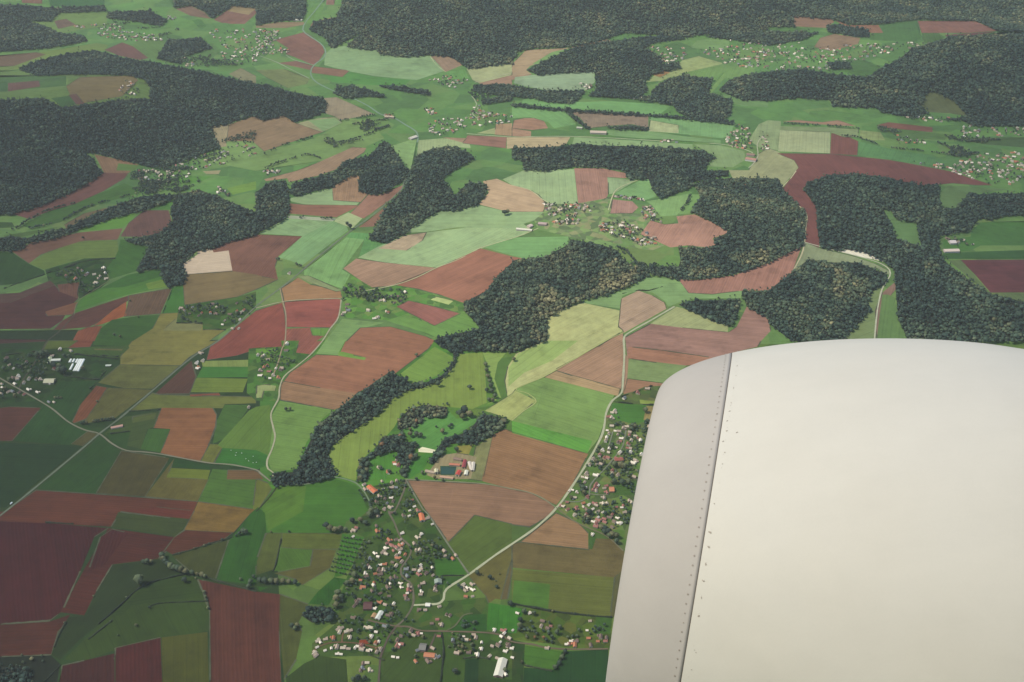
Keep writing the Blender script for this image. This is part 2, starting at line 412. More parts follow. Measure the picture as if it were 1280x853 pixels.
g 92,112,60 | d1 960,157 1090,20 1276,68 d2 0,165 d1 1060,312 1000,230
r 106,116,64 | d1 1060,322 1276,170 1276,240 1255,300 1220,442 1150,430 1080,350
s 112,98,68 | d1 1276,240 1276,300 1255,440 1220,442
g 73,120,50 | d1 890,240 1000,235 1050,315 900,322
g 68,103,50 | d1 920,332 1055,325 950,392
g 80,141,55 | d1 1160,457 1276,475 d2 60,490 20,610 d1 1150,592
g 60,103,46 | d1 960,600 1040,520 1150,512 1150,597
r 120,100,64 | d1 1135,400 1205,430 1160,460
g 47,80,46 | d1 1030,742 1110,735 1100,853 1020,853
g 75,100,50 | d1 1110,740 1200,750 1180,835 1276,840 1276,853 1100,853
g 88,108,53 | d1 630,705 730,690 740,620 850,610 920,640 920,853 615,853
g 88,113,53 | d1 930,620 1050,640 1020,853 930,853
g 80,100,48 | d1 150,830 240,760 320,722 450,740 480,853 150,853
s 168,92,58 | d1 515,640 570,640 570,662 515,662
r 104,100,54 | d1 120,415 260,465 210,560 230,600 200,740 140,840 115,600
s 120,75,56 | d0 985,340 1276,402 d1 120,415 115,600 140,853 d0 1050,853 1045,500 1010,400
s 128,78,52 | c0 30,850 180,745 480,765 985,802 d0 950,40 870,40 600,5 555,78 0,36
s 120,64,46 | d0 600,2 780,-20 970,0 948,40 870,38
g 80,92,50 | d0 555,78 590,5 945,40 880,130 700,100
r 142,108,66 | d0 915,97 968,0 c0 988,802 1276,842 d0 1250,10 1165,107
s 92,40,34 | d0 0,40 230,60 540,85 470,130 400,300 310,500 250,545 0,587
s 104,56,38 | d0 540,85 870,130 790,237 560,267 480,400 420,520 300,505 420,290
s 96,46,36 | d0 440,300 500,130 560,90 640,110 520,270
s 108,66,42 | d0 870,130 920,95 1160,108 1100,152 860,217 830,200 790,237
s 104,62,40 | d0 0,587 250,550 350,515 330,560 290,600 255,717 0,737
r 88,86,46 | d0 860,225 1140,145 1075,337 960,312
g 63,110,43 | d0 1140,150 1250,10 d1 10,-20 45,10 52,105 5,250 0,375 60,380 20,400 d0 1276,370 1080,342
g 61,78,43 | d0 560,270 790,240 880,310 740,360 660,400 500,560 400,640 300,742 258,717 300,600 340,530 430,520 480,400
g 78,100,45 | d0 320,742 500,560 680,400 900,325 980,340 1040,480 1040,597 800,627 580,690 420,747
g 72,94,40 | d0 700,395 900,328 980,342 1020,420 880,440 660,470 600,520 560,520
g 48,56,40 | d0 0,732 255,720 300,762 240,853 0,853
s 92,50,36 | d0 310,770 420,745 570,710 575,853 240,853
s 106,50,36 | d0 575,682 800,630 820,853 575,853
g 112,112,44 | d0 805,630 1035,602 1048,853 820,853
'''
WOODS = '''
a dark mixed wood on the hill below the clearing farm | 9.5 | 0.18 | a0 90,345 190,305 330,270 430,255 520,262 620,292 740,310 900,337 1080,375 a1 0,418 60,425 150,455 330,490 355,520 340,560 280,585 190,612 140,577 40,602 a0 1250,575 1130,622 1055,632 1075,700 1095,735 1000,770 920,800 850,830 760,835 690,815 590,795 500,770 420,760 470,800 500,853 b0 520,12 440,65 330,125 200,180 60,218 0,235 f -75,280 -75,120 a0 0,520 110,495 220,490 310,535 400,525 560,505 690,490 745,495 750,440 720,395 640,375 500,370 300,370 190,378
dark brown wood under the hazy fields near the horizon | 11 | 0.5 | a0 0,100 100,95 230,135 290,165 420,180 440,205 240,240 0,280
dark belt of trees along the far green fields | 11 | 0.35 | a0 0,20 100,25 270,40 520,30 530,55 300,65 250,105 0,95
ragged dark thicket between two far villages | 11 | 0.4 | a0 560,60 750,55 830,100 800,130 640,100 530,90
ragged copse beside the far valley village | 10.5 | 0.42 | a0 840,200 1000,190 1060,240 920,280 900,320 780,290 820,230
far wood behind the brown hilltop fields | 12 | 0.35 | a0 840,0 1276,0 a1 240,0 250,60 230,100 100,108 0,128 a0 1276,42 1160,28 1060,95 1020,60 945,25 870,40
vast hazy forest covering the far ridge | 12 | 0.56 | a1 270,150 345,190 375,242 430,215 520,165 470,215 450,235 530,245 600,250 620,272 740,285 860,277 960,280 1010,310 1060,345 1276,318 a2 30,258 90,242 250,236 350,222 440,205 560,165 700,170 850,188 960,172 1100,185 1276,150 a3 0,135 130,135 130,82 320,97 400,122 560,120 740,97 1030,103 1150,155 1276,158 f 1355,40 1355,-45 a1 430,-170 430,20 410,60 400,88 285,110
narrow dark wood behind the ridge village | 11.5 | 0.35 | a2 960,182 1276,155 a3 250,165 180,195 80,215 0,225 a2 1150,205 1050,192
wood wedged between the far brown strip and pale green field | 10.5 | 0.36 | a2 70,350 150,310 290,245 430,215 520,205 690,180 870,192 700,215 660,245 740,280 750,320 830,310 840,340 700,370 660,410 680,450 640,480 450,480 400,470 420,440 412,357 250,365 130,375
low dark wood below the tan field on the far slope | 10.5 | 0.36 | a2 700,450 760,400 850,375 930,385 1000,395 980,470 1030,480 1100,500 1090,570 1050,600 900,590 830,560 800,525 740,515 690,490
brown tinged wood over the hill under the ridge village | 11.5 | 0.45 | a2 1030,450 1080,400 1200,370 1276,360 a3 180,345 360,375 500,385 560,340 650,300 720,240 870,200 900,180 1276,160 f 1355,45 1355,165 a3 1276,630 1040,630 960,600 850,600 1000,580 920,500 830,455 790,470 760,520 800,565 730,590 570,560 540,540 320,530 310,500 150,490 0,505 a2 1150,500
dark oval copse in the brown field on the far plateau | 10.5 | 0.3 | a3 290,130 340,122 500,150 510,185 450,185 300,160
small dark copse in the green field below the ridge village | 10.5 | 0.3 | a3 290,310 400,310 415,340 310,345
belt of trees between the valley road and the far green meadows | 9.5 | 0.35 | a1 400,445 470,425 560,450 640,475 630,485 540,480 450,490 380,465
tree belt under the pale green hillside field | 9.5 | 0.35 | a1 610,425 700,428 780,440 860,455 870,475 760,460 650,440
dark belt behind the crossroads village | 9.5 | 0.34 | a1 1080,425 1200,420 1276,425 a2 150,450 370,455 300,520 180,510 110,490 0,480 a1 1276,500 1130,520 1120,500 1230,480 1090,455
dark tree belt at the foot of the wooded slope | 9.5 | 0.3 | a2 400,460 640,478 700,490 690,500 560,488 380,478
dark line of trees between two valley meadows | 9.5 | 0.28 | a2 0,518 120,530 260,545 530,560 740,575 1000,595 1110,610 1110,622 1000,610 730,582 530,570 260,555 0,530
dark tree line slanting down to the white hangar | 9.5 | 0.28 | a2 265,555 300,565 360,620 395,640 370,640 320,605
dark edge trees under the tan rough field | 9.5 | 0.28 | a2 470,635 600,625 680,640 670,650 540,645
wood on the left of the hollow road | 9 | 0.36 | a1 400,853 450,800 560,780 640,700 690,750 720,800 760,853 b1 750,20 740,45 660,100 600,125 510,105 515,20 470,30 380,85 200,125 170,120 180,65 300,35
brown tinged wood on the valley side by the pale brown strip | 9 | 0.45 | b1 0,110 70,60 150,50 165,130 165,200 150,240 0,318 b0 1276,322 1160,350 1060,385 1000,400 1020,320 1100,290 1276,255
long tapering wood beside the straight road | 9 | 0.4 | a1 775,853 800,780 880,740 960,730 1060,760 1090,790 980,853 b1 930,40 990,125 1060,60 1150,70 1150,110 1100,175 1000,200 920,200 800,270 740,320 640,362 560,345 600,280 660,170 740,90 755,0
long level wood under the valley main road | 9.5 | 0.34 | a2 0,740 260,730 330,715 400,725 600,730 830,740 950,750 1020,785 990,800 970,830 950,853 b2 1080,0 1080,20 960,50 900,60 850,100 740,140 700,90 680,45 580,45 570,25 a2 560,853 450,835 310,830 180,853 60,848 50,800 0,790
tree clump above the brown field near the hillside village | 9 | 0.3 | b2 690,50 750,20 800,45 840,100 740,135 700,100
wooded spur wrapped by the curving brown strip | 9 | 0.54 | b2 850,100 960,50 1080,40 1276,40 b3 0,40 55,45 75,95 190,215 185,340 170,380 0,465 b2 1276,465 1100,520 930,540 830,545 700,520 680,480 830,480 840,450 830,385 990,385 1015,370 1010,340 1085,310 1000,255 910,215 890,210 940,130 900,60
large central wood with pale autumn trees along its lower edge | 9 | 0.47 | b1 1276,460 1200,530 1150,600 1035,660 1040,700 1120,790 920,830 880,853 c1 890,5 920,30 980,60 990,100 1010,60 1050,50 1276,55 c2 0,60 60,40 170,0 b2 175,853 178,740 240,700 350,645 480,620 580,580 660,540 690,520 650,490 590,470 540,430 530,400 440,370 290,345 280,370 170,430 60,445 0,450
triangular dark copse on the pale green slope | 9 | 0.36 | b2 830,670 900,650 1140,645 1130,700 1090,780 1000,750 900,705
rounded wood between the forking pale tracks | 9 | 0.42 | b2 1145,600 1200,605 1276,610 b3 0,600 120,510 200,445 300,460 450,460 590,520 580,570 530,590 500,650 510,700 420,800 370,853 120,853 0,760 b2 1276,740 1170,680
dark wood around the small green glade | 9.5 | 0.3 | b3 175,95 200,65 330,20 450,20 560,30 760,75 850,75 860,190 935,190 1000,120 1100,120 1276,105 1276,230 1180,225 1110,250 1050,240 1010,300 900,320 855,330 855,410 880,450 960,520 1100,615 1276,730 1276,853 700,853 650,740 640,640 630,500 590,460 480,410 390,393 350,405 260,385 245,280 240,180 ; b3 575,190 610,200 640,245 740,260 765,380 700,360 640,340
dark riverside wood curling past the far hamlet | 9 | 0.25 | b0 0,360 60,330 130,340 200,320 330,290 480,215 700,130 880,120 860,147 720,200 560,240 400,290 280,340 130,365 120,395 60,405 0,390
dark wood coming to a blunt point by the bare tan plot | 9 | 0.36 | b0 680,500 720,430 740,380 640,360 620,345 700,335 800,310 860,260 850,200 880,120 1000,100 1130,150 1220,190 1276,210 b1 0,110 b0 1276,322 1160,350 1060,390 985,400 910,470 925,520 915,570 840,580 810,545 800,490 690,505
crescent strip wood between the brown field and the valley | 8.5 | 0.2 | c1 205,640 240,560 310,420 400,345 520,260 600,200 660,160 750,190 765,215 860,205 930,170 985,100 1000,112 930,192 830,237 770,242 690,282 600,372 450,472 380,522 360,560 380,630 410,670 340,690 270,715 140,720 95,730 75,700 80,660 180,655
oval park clump with rusty trees in the valley meadow | 8.5 | 0.62 | c1 705,440 705,400 760,345 830,320 950,330 955,370 930,385 840,380 830,410 720,447
belt of mixed trees along the manor park | 8.5 | 0.55 | c1 985,480 1060,450 1130,365 1250,390 1240,420 1100,515 1020,510 960,520 890,612 860,612 900,540 940,490
ragged tree belt around the manor lawn | 8.5 | 0.5 | c1 505,700 505,650 530,590 590,550 630,480 740,460 740,500 810,520 750,585 730,570 680,545 560,590 560,690
copse of dark trees behind the manor house | 8.5 | 0.5 | c1 690,580 760,540 800,570 765,620 740,680 715,660 735,620
dark wood in the corner beside the maroon fields | 8.5 | 0.2 | d0 0,800 60,775 150,775 165,853 0,853
dark copse beside the winding village lane | 8.5 | 0.3 | d1 225,520 270,480 340,475 390,500 370,545 280,557
'''
# roads: name | width in m | colour | path
ROADS = '''
road pale main road bending through the far valley | 9 | 138,140,122 | a1 345,-10 290,60 250,108 233,150 265,180 318,215 346,250 338,288 290,325 272,365 300,410 400,460 480,490 560,530 620,570 685,588 740,620 800,660 806,700 790,760 770,853 b1 750,20
road straight grey main road through the fields to the farm crossroads | 7.5 | 138,134,112 | a1 790,760 770,853 b1 750,20 738,60 728,92 690,130 640,175 560,240 470,305 300,440 190,535 120,590 0,680 b0 1180,772 1085,853 c0 950,90 760,250 600,385 495,465 420,530 180,730 30,850 d0 -60,70
road pale road from the upper farm village to the maroon fields | 6 | 176,160,128 | c0 -100,130 0,188 100,245 170,285 260,340 340,405 420,445 495,465 560,515 630,548 720,556 800,566 900,585 1040,610 1160,620 1276,645 c1 20,660 72,702
lane pale lane curving down to the crescent strip wood | 6 | 186,168,136 | b1 425,645 410,735 370,790 330,853 c1 270,72 200,130 140,180 118,235 112,290 75,365 85,430 95,480 80,540 55,600 60,640 88,662 72,702
lane brown lane dividing two maroon fields | 5 | 172,142,116 | b1 120,590 135,660 150,730 145,853 c1 130,40 110,110 85,175
lane pale track under the orange tinted field | 5 | 180,158,128 | b1 0,688 140,655 270,645 425,640
lane pale grey lane along the meadow below the strip wood | 6 | 140,146,112 | c1 130,722 200,718 270,714 310,702 360,680 430,688 500,712 540,755 565,800
road pale road crossing the brown plateau to the triangle field | 8 | 196,180,144 | b2 810,680 690,750 600,800 560,830 c2 558,20 560,70 553,200 545,262 500,300 470,360 455,450 420,530 350,650 250,800 222,832 d2 200,10 110,90 0,165 d1 1180,230 1060,318 950,390 935,440 910,462 870,466 785,470
track pale track rising past the hillside brown field | 5 | 190,172,134 | b1 525,605 690,573 800,535 900,487 1020,440 1100,395 1160,375 1276,340 b2 60,320 130,290
track sandy field track around the pale green slope | 4 | 176,166,110 | c2 0,400 60,350 120,305 80,265 20,240 150,185 300,100 470,0 b2 560,810
lane grey lane along the top of the triangle field | 5 | 150,138,108 | c1 745,692 900,700 1130,714 1276,740 c2 80,756 150,785 215,830
lane narrow lane down the edge of the triangle field | 5 | 146,136,112 | c1 748,695 790,770 835,845 d1 860,20 960,170 1020,255 1062,316
street winding grey main street of the lower village | 6 | 138,122,100 | c1 745,695 740,740 690,853 d1 660,0 690,60 720,130 770,180 765,225 722,290 735,335 775,365 785,430 778,480 740,540 700,575
street pale brown street through the village crossroads | 6 | 150,124,98 | d1 560,545 620,560 700,575 760,578 820,597 940,600 1190,612 d2 0,652 100,665 170,682 300,690 480,688
street straight grey street leaving the lower village | 6 | 140,118,98 | d1 700,575 660,630 635,690 620,730 615,800 608,900
street new pale brown estate street of the lower village | 5 | 158,122,92 | d1 280,705 310,680 360,660 430,655 520,662 570,676 632,686
street short spur of the new estate street | 5 | 164,126,94 | d1 428,655 432,620 440,605 470,596
lane pale lane curling off the village street | 4 | 140,130,96 | d1 940,600 990,575 1035,520 1080,510
lane short farmyard lane below the village street | 5 | 140,116,96 | d1 895,612 880,650 858,690 820,705
street grey suburb street running between the houses | 5 | 140,132,110 | c2 572,430 560,490 545,540 480,620 410,695 388,730 383,775 335,803 255,800
street narrow suburb side street among pale houses | 4 | 140,132,110 | c2 502,455 490,500 478,535
street short suburb cul-de-sac by the playing field | 4 | 150,136,112 | c2 388,765 440,770 480,768
lane brown lane bounding the suburb and the pale field | 5 | 140,124,96 | c2 220,832 d2 300,45 380,85 470,125 555,200
lane hedge lined lane by the hamlet of farm sheds | 5 | 118,116,96 | b0 370,722 300,800 235,853 c0 215,40 160,130 120,190 95,240
track thin pale track across the dark fields | 4 | 128,122,84 | b0 0,800 200,796 390,797
lane pale track beside the western hamlet | 4 | 150,142,104 | b0 370,720 392,652 500,580 545,545 528,510
road long straight road across the flat valley | 7 | 176,164,132 | a1 1050,668 1276,684 a2 120,682 290,682 500,690 750,705 1040,720 1170,750 1200,765
lane valley lane bending past the white farm hall | 6 | 176,164,134 | a2 1240,690 1222,720 1226,780 1205,815 1180,838
track pale track over the maroon plateau field | 6 | 196,170,134 | a3 140,853 b3 110,45 70,95 120,150 190,215 188,290 183,350 168,420 120,510
lane pale lane snaking along the green wedge to the nearer wood | 6 | 200,182,150 | b3 185,360 330,400 450,430 570,470 610,515 570,590 552,660 540,740 530,853
track pale track through the field by the hillside village | 5 | 190,172,134 | b2 480,200 510,110 560,75 630,50
track pale farm track along the brown hillside field | 5 | 190,172,136 | b2 0,75 90,100 150,145 200,170
track tan track beside the far brown wedge | 6 | 180,160,126 | a1 870,285 900,325 945,360
track pale edge track of the far brown field | 6 | 180,160,130 | a1 1090,412 1180,388 1276,365
lane pale lane up to the crossroads village | 6 | 168,154,128 | a1 1075,480 1100,520 1080,570 1120,600
lane far lane joining the bend of the main road | 7 | 166,152,128 | a1 20,280 100,310 180,350 265,392
lane far lane beside the maroon field | 6 | 166,152,128 | a1 150,275 190,300 290,326
track dark ditch track under the crescent wood | 4 | 70,78,48 | c1 100,735 60,790 0,853
lane grey hedge lane across the hill pasture | 4 | 70,76,44 | d0 220,853 300,770
'''
HEDGES = '''
1.0 clipped dark hedge above the big dark maroon field | d0 228,58 366,64
1.0 thick dark hedge curving across the corner pasture | d0 490,565 600,470 680,395 760,355 900,320 960,310
0.8 dark hedge between the olive field and the brown field | d0 860,220 960,192 1040,165 1160,130
1.1 dark hedge from the oak clump to the village orchard | d0 1010,325 1100,355 1200,380 1276,402
0.9 dark hedge below the brown corner field | d0 270,680 295,615 330,555
0.8 short dark hedge by the corner wood | d0 220,853 300,770
0.7 broken hedge across the shaded pasture | d0 745,480 800,460 1035,450
1.0 hedge beside the long brown field by the olive strip | d0 1010,400 1035,450 1042,490
1.0 dark hedge above the hamlet garden field | e7 60,115 200,95 370,75
1.2 dark hedge row below the greenhouses | e7 640,320 760,335 860,350 990,358
1.2 dark hedge belt behind the greenhouses | e7 740,105 900,110 1050,120 1180,130
0.9 dark field hedge climbing beside the tan field | e7 895,450 960,390 1020,310 1110,220
1.0 dark hedge under the western hamlet | b0 20,590 100,560 240,515 330,485 390,470
0.8 dark hedge beside the hamlet meadow | b0 395,570 395,630 500,575
0.9 hedge along the hamlet top meadow | b0 230,515 420,455 575,440
1.0 dark hedge down the green triangle | b0 812,712 840,640 857,590
1.0 dark hedge under the southern hamlet gardens | b0 880,762 1010,764
0.8 dark garden hedge of the southern hamlet | b0 1012,796 1125,796
0.9 thin dark hedge across the valley floor | a3 80,620 300,632 460,645
1.2 dark hedge of the far straight meadow | a3 370,682 450,690 600,738 760,755 900,775
1.0 hedge row in the green field by the wooded spur | b2 890,122 870,170 825,220
0.9 scrubby hedge line in the pale valley meadow | b2 550,615 620,600 680,600 750,580
1.2 hedge row below the brown hilltop strips | b1 220,240 385,245
1.1 tree hedge by the green roadside patch | b1 105,450 150,455 230,485
1.0 dark hedge at the lower edge of the village paddock | e2 1040,322 1150,318 1276,318
1.0 dark straight hedge along the village paddock | d1 925,605 935,700 920,853
0.9 dark hedge below the estate gardens | d1 560,716 640,745
1.2 dark hedge under the wide olive field | d2 0,462 200,500 360,520 500,530
1.2 thick brown hedge beside the bottom green field | d2 270,690 245,740 215,790
1.0 dark hedge by the bottom corner field | d2 60,770 200,798
1.0 dark hedge between the suburb allotments | e5 620,180 800,200 1060,215
0.9 dark hedge by the suburb playing field | e5 540,400 720,415
1.0 dark hedge along the north of the suburb lane | e5 690,130 850,75 1000,20
0.8 dark hedge in the lower valley pasture | d0 440,640 560,545
0.9 short hedge in the meadow under the strip wood | d1 125,140 100,260 85,300
0.9 dark hedge between the village plots | e4 160,690 260,680 350,695
1.0 hedge along the meadow below the far pale strip | a1 420,607 590,577 625,560
1.0 dark hedge line above the pale far brown field | a1 40,772 160,720 290,688
1.2 wooded hedge along the far stream | a1 50,840 160,800 260,775 340,800
1.1 tree hedge along the far meadow foot | a1 370,722 440,710 540,680 660,630
1.1 broken dark hedge in the far meadow | a1 480,625 600,605 690,598
1.1 dark hedge of the long green strip by the dark wood | b0 60,300 110,278 150,248 240,205 380,165
1.1 dark hedge on the lower side of the long green strip | b0 150,295 300,258 430,190 560,152 690,118
0.9 dark hedge in the striped allotment field | c0 370,68 480,80 590,92
0.9 dark hedge beside the orange roadside field | c0 640,352 800,345
0.8 dark hedge along the orchard plots | c0 550,465 650,452
'''
# single trees: x,y,crown width in photo pixels
TREES = '''
h9 265,430,6.2 h9 523,518,6.6 h9 648,700,5.4 h9 710,445,2.4 h9 640,585,2.2 h9 370,465,2
e4 490,307,8 e4 655,375,7 e4 585,360,8 e4 560,420,7 e4 555,460,8 e4 550,490,6 e4 105,775,8 e4 640,497,3 e4 605,540,4 e4 785,360,4 e4 455,770,6 e4 570,715,5 e4 925,535,5 e4 955,530,5 e4 890,540,5
e4 870,640,6 e4 850,680,7 e4 830,720,7 e4 800,750,7 e4 740,560,6 e4 780,540,6 e4 815,510,7 e4 835,470,7
h6 115,530,15 h6 565,525,8 h6 340,280,9 h6 350,310,8 h6 370,340,8 h6 400,365,9 h6 430,385,10 h6 465,400,10 h6 500,415,10 h6 535,425,10 h6 575,440,9 h6 640,450,7 h6 740,470,8 h6 770,485,6 h6 690,465,5 h6 160,340,7 h6 195,340,8 h6 230,338,6 h6 1150,40,8 h6 1110,60,6 h6 1175,45,7 h6 1080,80,4 h6 940,118,4 h6 810,160,3.4 h6 760,178,3.4 h6 760,640,5 h6 775,690,5 h6 795,725,3 h6 800,800,5 h6 675,505,3 h6 215,795,4 h6 510,258,2.6 h6 660,210,2.6
d0 680,570,5 d0 550,552,3 d0 630,430,3 d0 590,620,3 d0 1200,340,5 d0 110,718,3 d0 160,738,6 d0 210,722,4 d0 215,750,4 d0 325,558,3 d0 467,425,3 d0 1250,355,8 d0 1265,330,6 d0 1240,380,8 d0 320,556,2.4
d1 20,345,8 d1 45,350,9 d1 75,350,9 d1 105,352,9 d1 135,350,9 d1 165,352,8 d1 195,358,8 d1 350,75,9 d1 370,90,10 d1 395,95,10 d1 420,92,9 d1 445,95,8 d1 75,105,3 d1 165,103,3.6 d1 480,50,8 d1 520,45,8 d1 545,60,8
d1 490,320,9 d1 480,350,9 d1 455,360,8 d1 410,410,10 d1 400,440,10 d1 400,470,9 d1 425,430,8 d1 180,575,8 d1 205,570,7 d1 195,585,7 d1 990,800,8 d1 1100,310,5 d1 1165,332,6 d1 1200,378,5 d1 600,10,9 d1 575,5,9 d1 565,20,9 d1 900,185,7 d1 880,175,6 d1 920,180,5
d1 795,725,5 d1 510,835,9 d1 540,835,8 d1 485,840,8 d1 150,822,2.6
c1 1065,233,7 c1 908,220,8 c1 800,72,5 c1 150,345,5 c1 170,343,5 c1 1015,365,10 c1 1040,355,11 c1 1065,370,10 c1 1030,385,8 c1 770,470,8 c1 800,470,8 c1 820,475,7 c1 965,430,6 c1 930,455,7 c1 975,420,5 c1 898,430,3.5 c1 1000,545,7 c1 770,445,5
c1 1145,122,6 c1 1148,150,6 c1 1155,180,7 c1 1165,205,6 c1 1170,230,7 c1 1175,255,7 c1 1190,280,7 c1 1180,300,6 c1 1160,295,6 c1 1150,250,6
c1 525,600,7 c1 520,640,8 c1 535,665,9 c1 555,650,8 c1 520,690,8 c1 730,660,9 c1 745,640,7 c1 830,660,6 c1 890,685,5 c1 930,695,5 c1 800,690,5 c1 665,655,6 c1 620,635,6
e7 970,575,3.5 e7 815,795,4 e7 840,790,4.6 e7 865,790,4.6 e7 930,775,4 e7 960,770,4.4 e7 985,767,4 e7 1020,760,4.4 e7 1050,755,4.4 e7 1080,755,4.6 e7 1110,745,5 e7 1130,745,4.4 e7 905,445,4 e7 1022,310,3 e7 550,540,4 e7 580,538,4 e7 610,538,4 e7 380,110,9 e7 420,110,9 e7 460,95,8 e7 600,270,11 e7 640,275,11 e7 540,220,8 e7 590,225,8 e7 460,250,5 e7 830,243,6 e7 45,250,7 e7 60,180,6 e7 300,290,7 e7 200,240,6 e7 100,360,7 e7 60,455,6 e7 150,520,6 e7 640,120,6 e7 690,125,5
e6 490,640,9 e6 530,650,9 e6 560,680,9 e6 600,710,10 e6 640,720,9 e6 640,780,8 e6 520,680,8 e6 570,720,8 e6 310,240,8 e6 300,270,7 e6 320,290,7 e6 190,340,6 e6 370,490,8 e6 360,540,6 e6 620,180,8 e6 700,190,9 e6 760,180,9 e6 620,10,8 e6 700,30,9 e6 600,190,5
e5 800,420,7 e5 790,450,7 e5 825,430,7 e5 950,380,7 e5 930,270,8 e5 590,630,7 e5 600,610,6 e5 470,640,6 e5 440,780,7 e5 490,775,6 e5 660,335,3 e5 620,810,9 e5 680,820,9 e5 720,830,9
b0 415,338,4 b0 650,652,3 b0 690,732,3 b0 570,820,4 b0 600,830,4
b1 445,600,8 b1 500,620,7 b1 540,620,7 b1 520,600,5 b1 470,285,6 b1 455,270,5 b1 655,170,6 b1 1240,215,8 b1 1255,212,6
c2 55,15,11 c2 85,12,11 c2 30,18,9 c2 10,95,6
'''
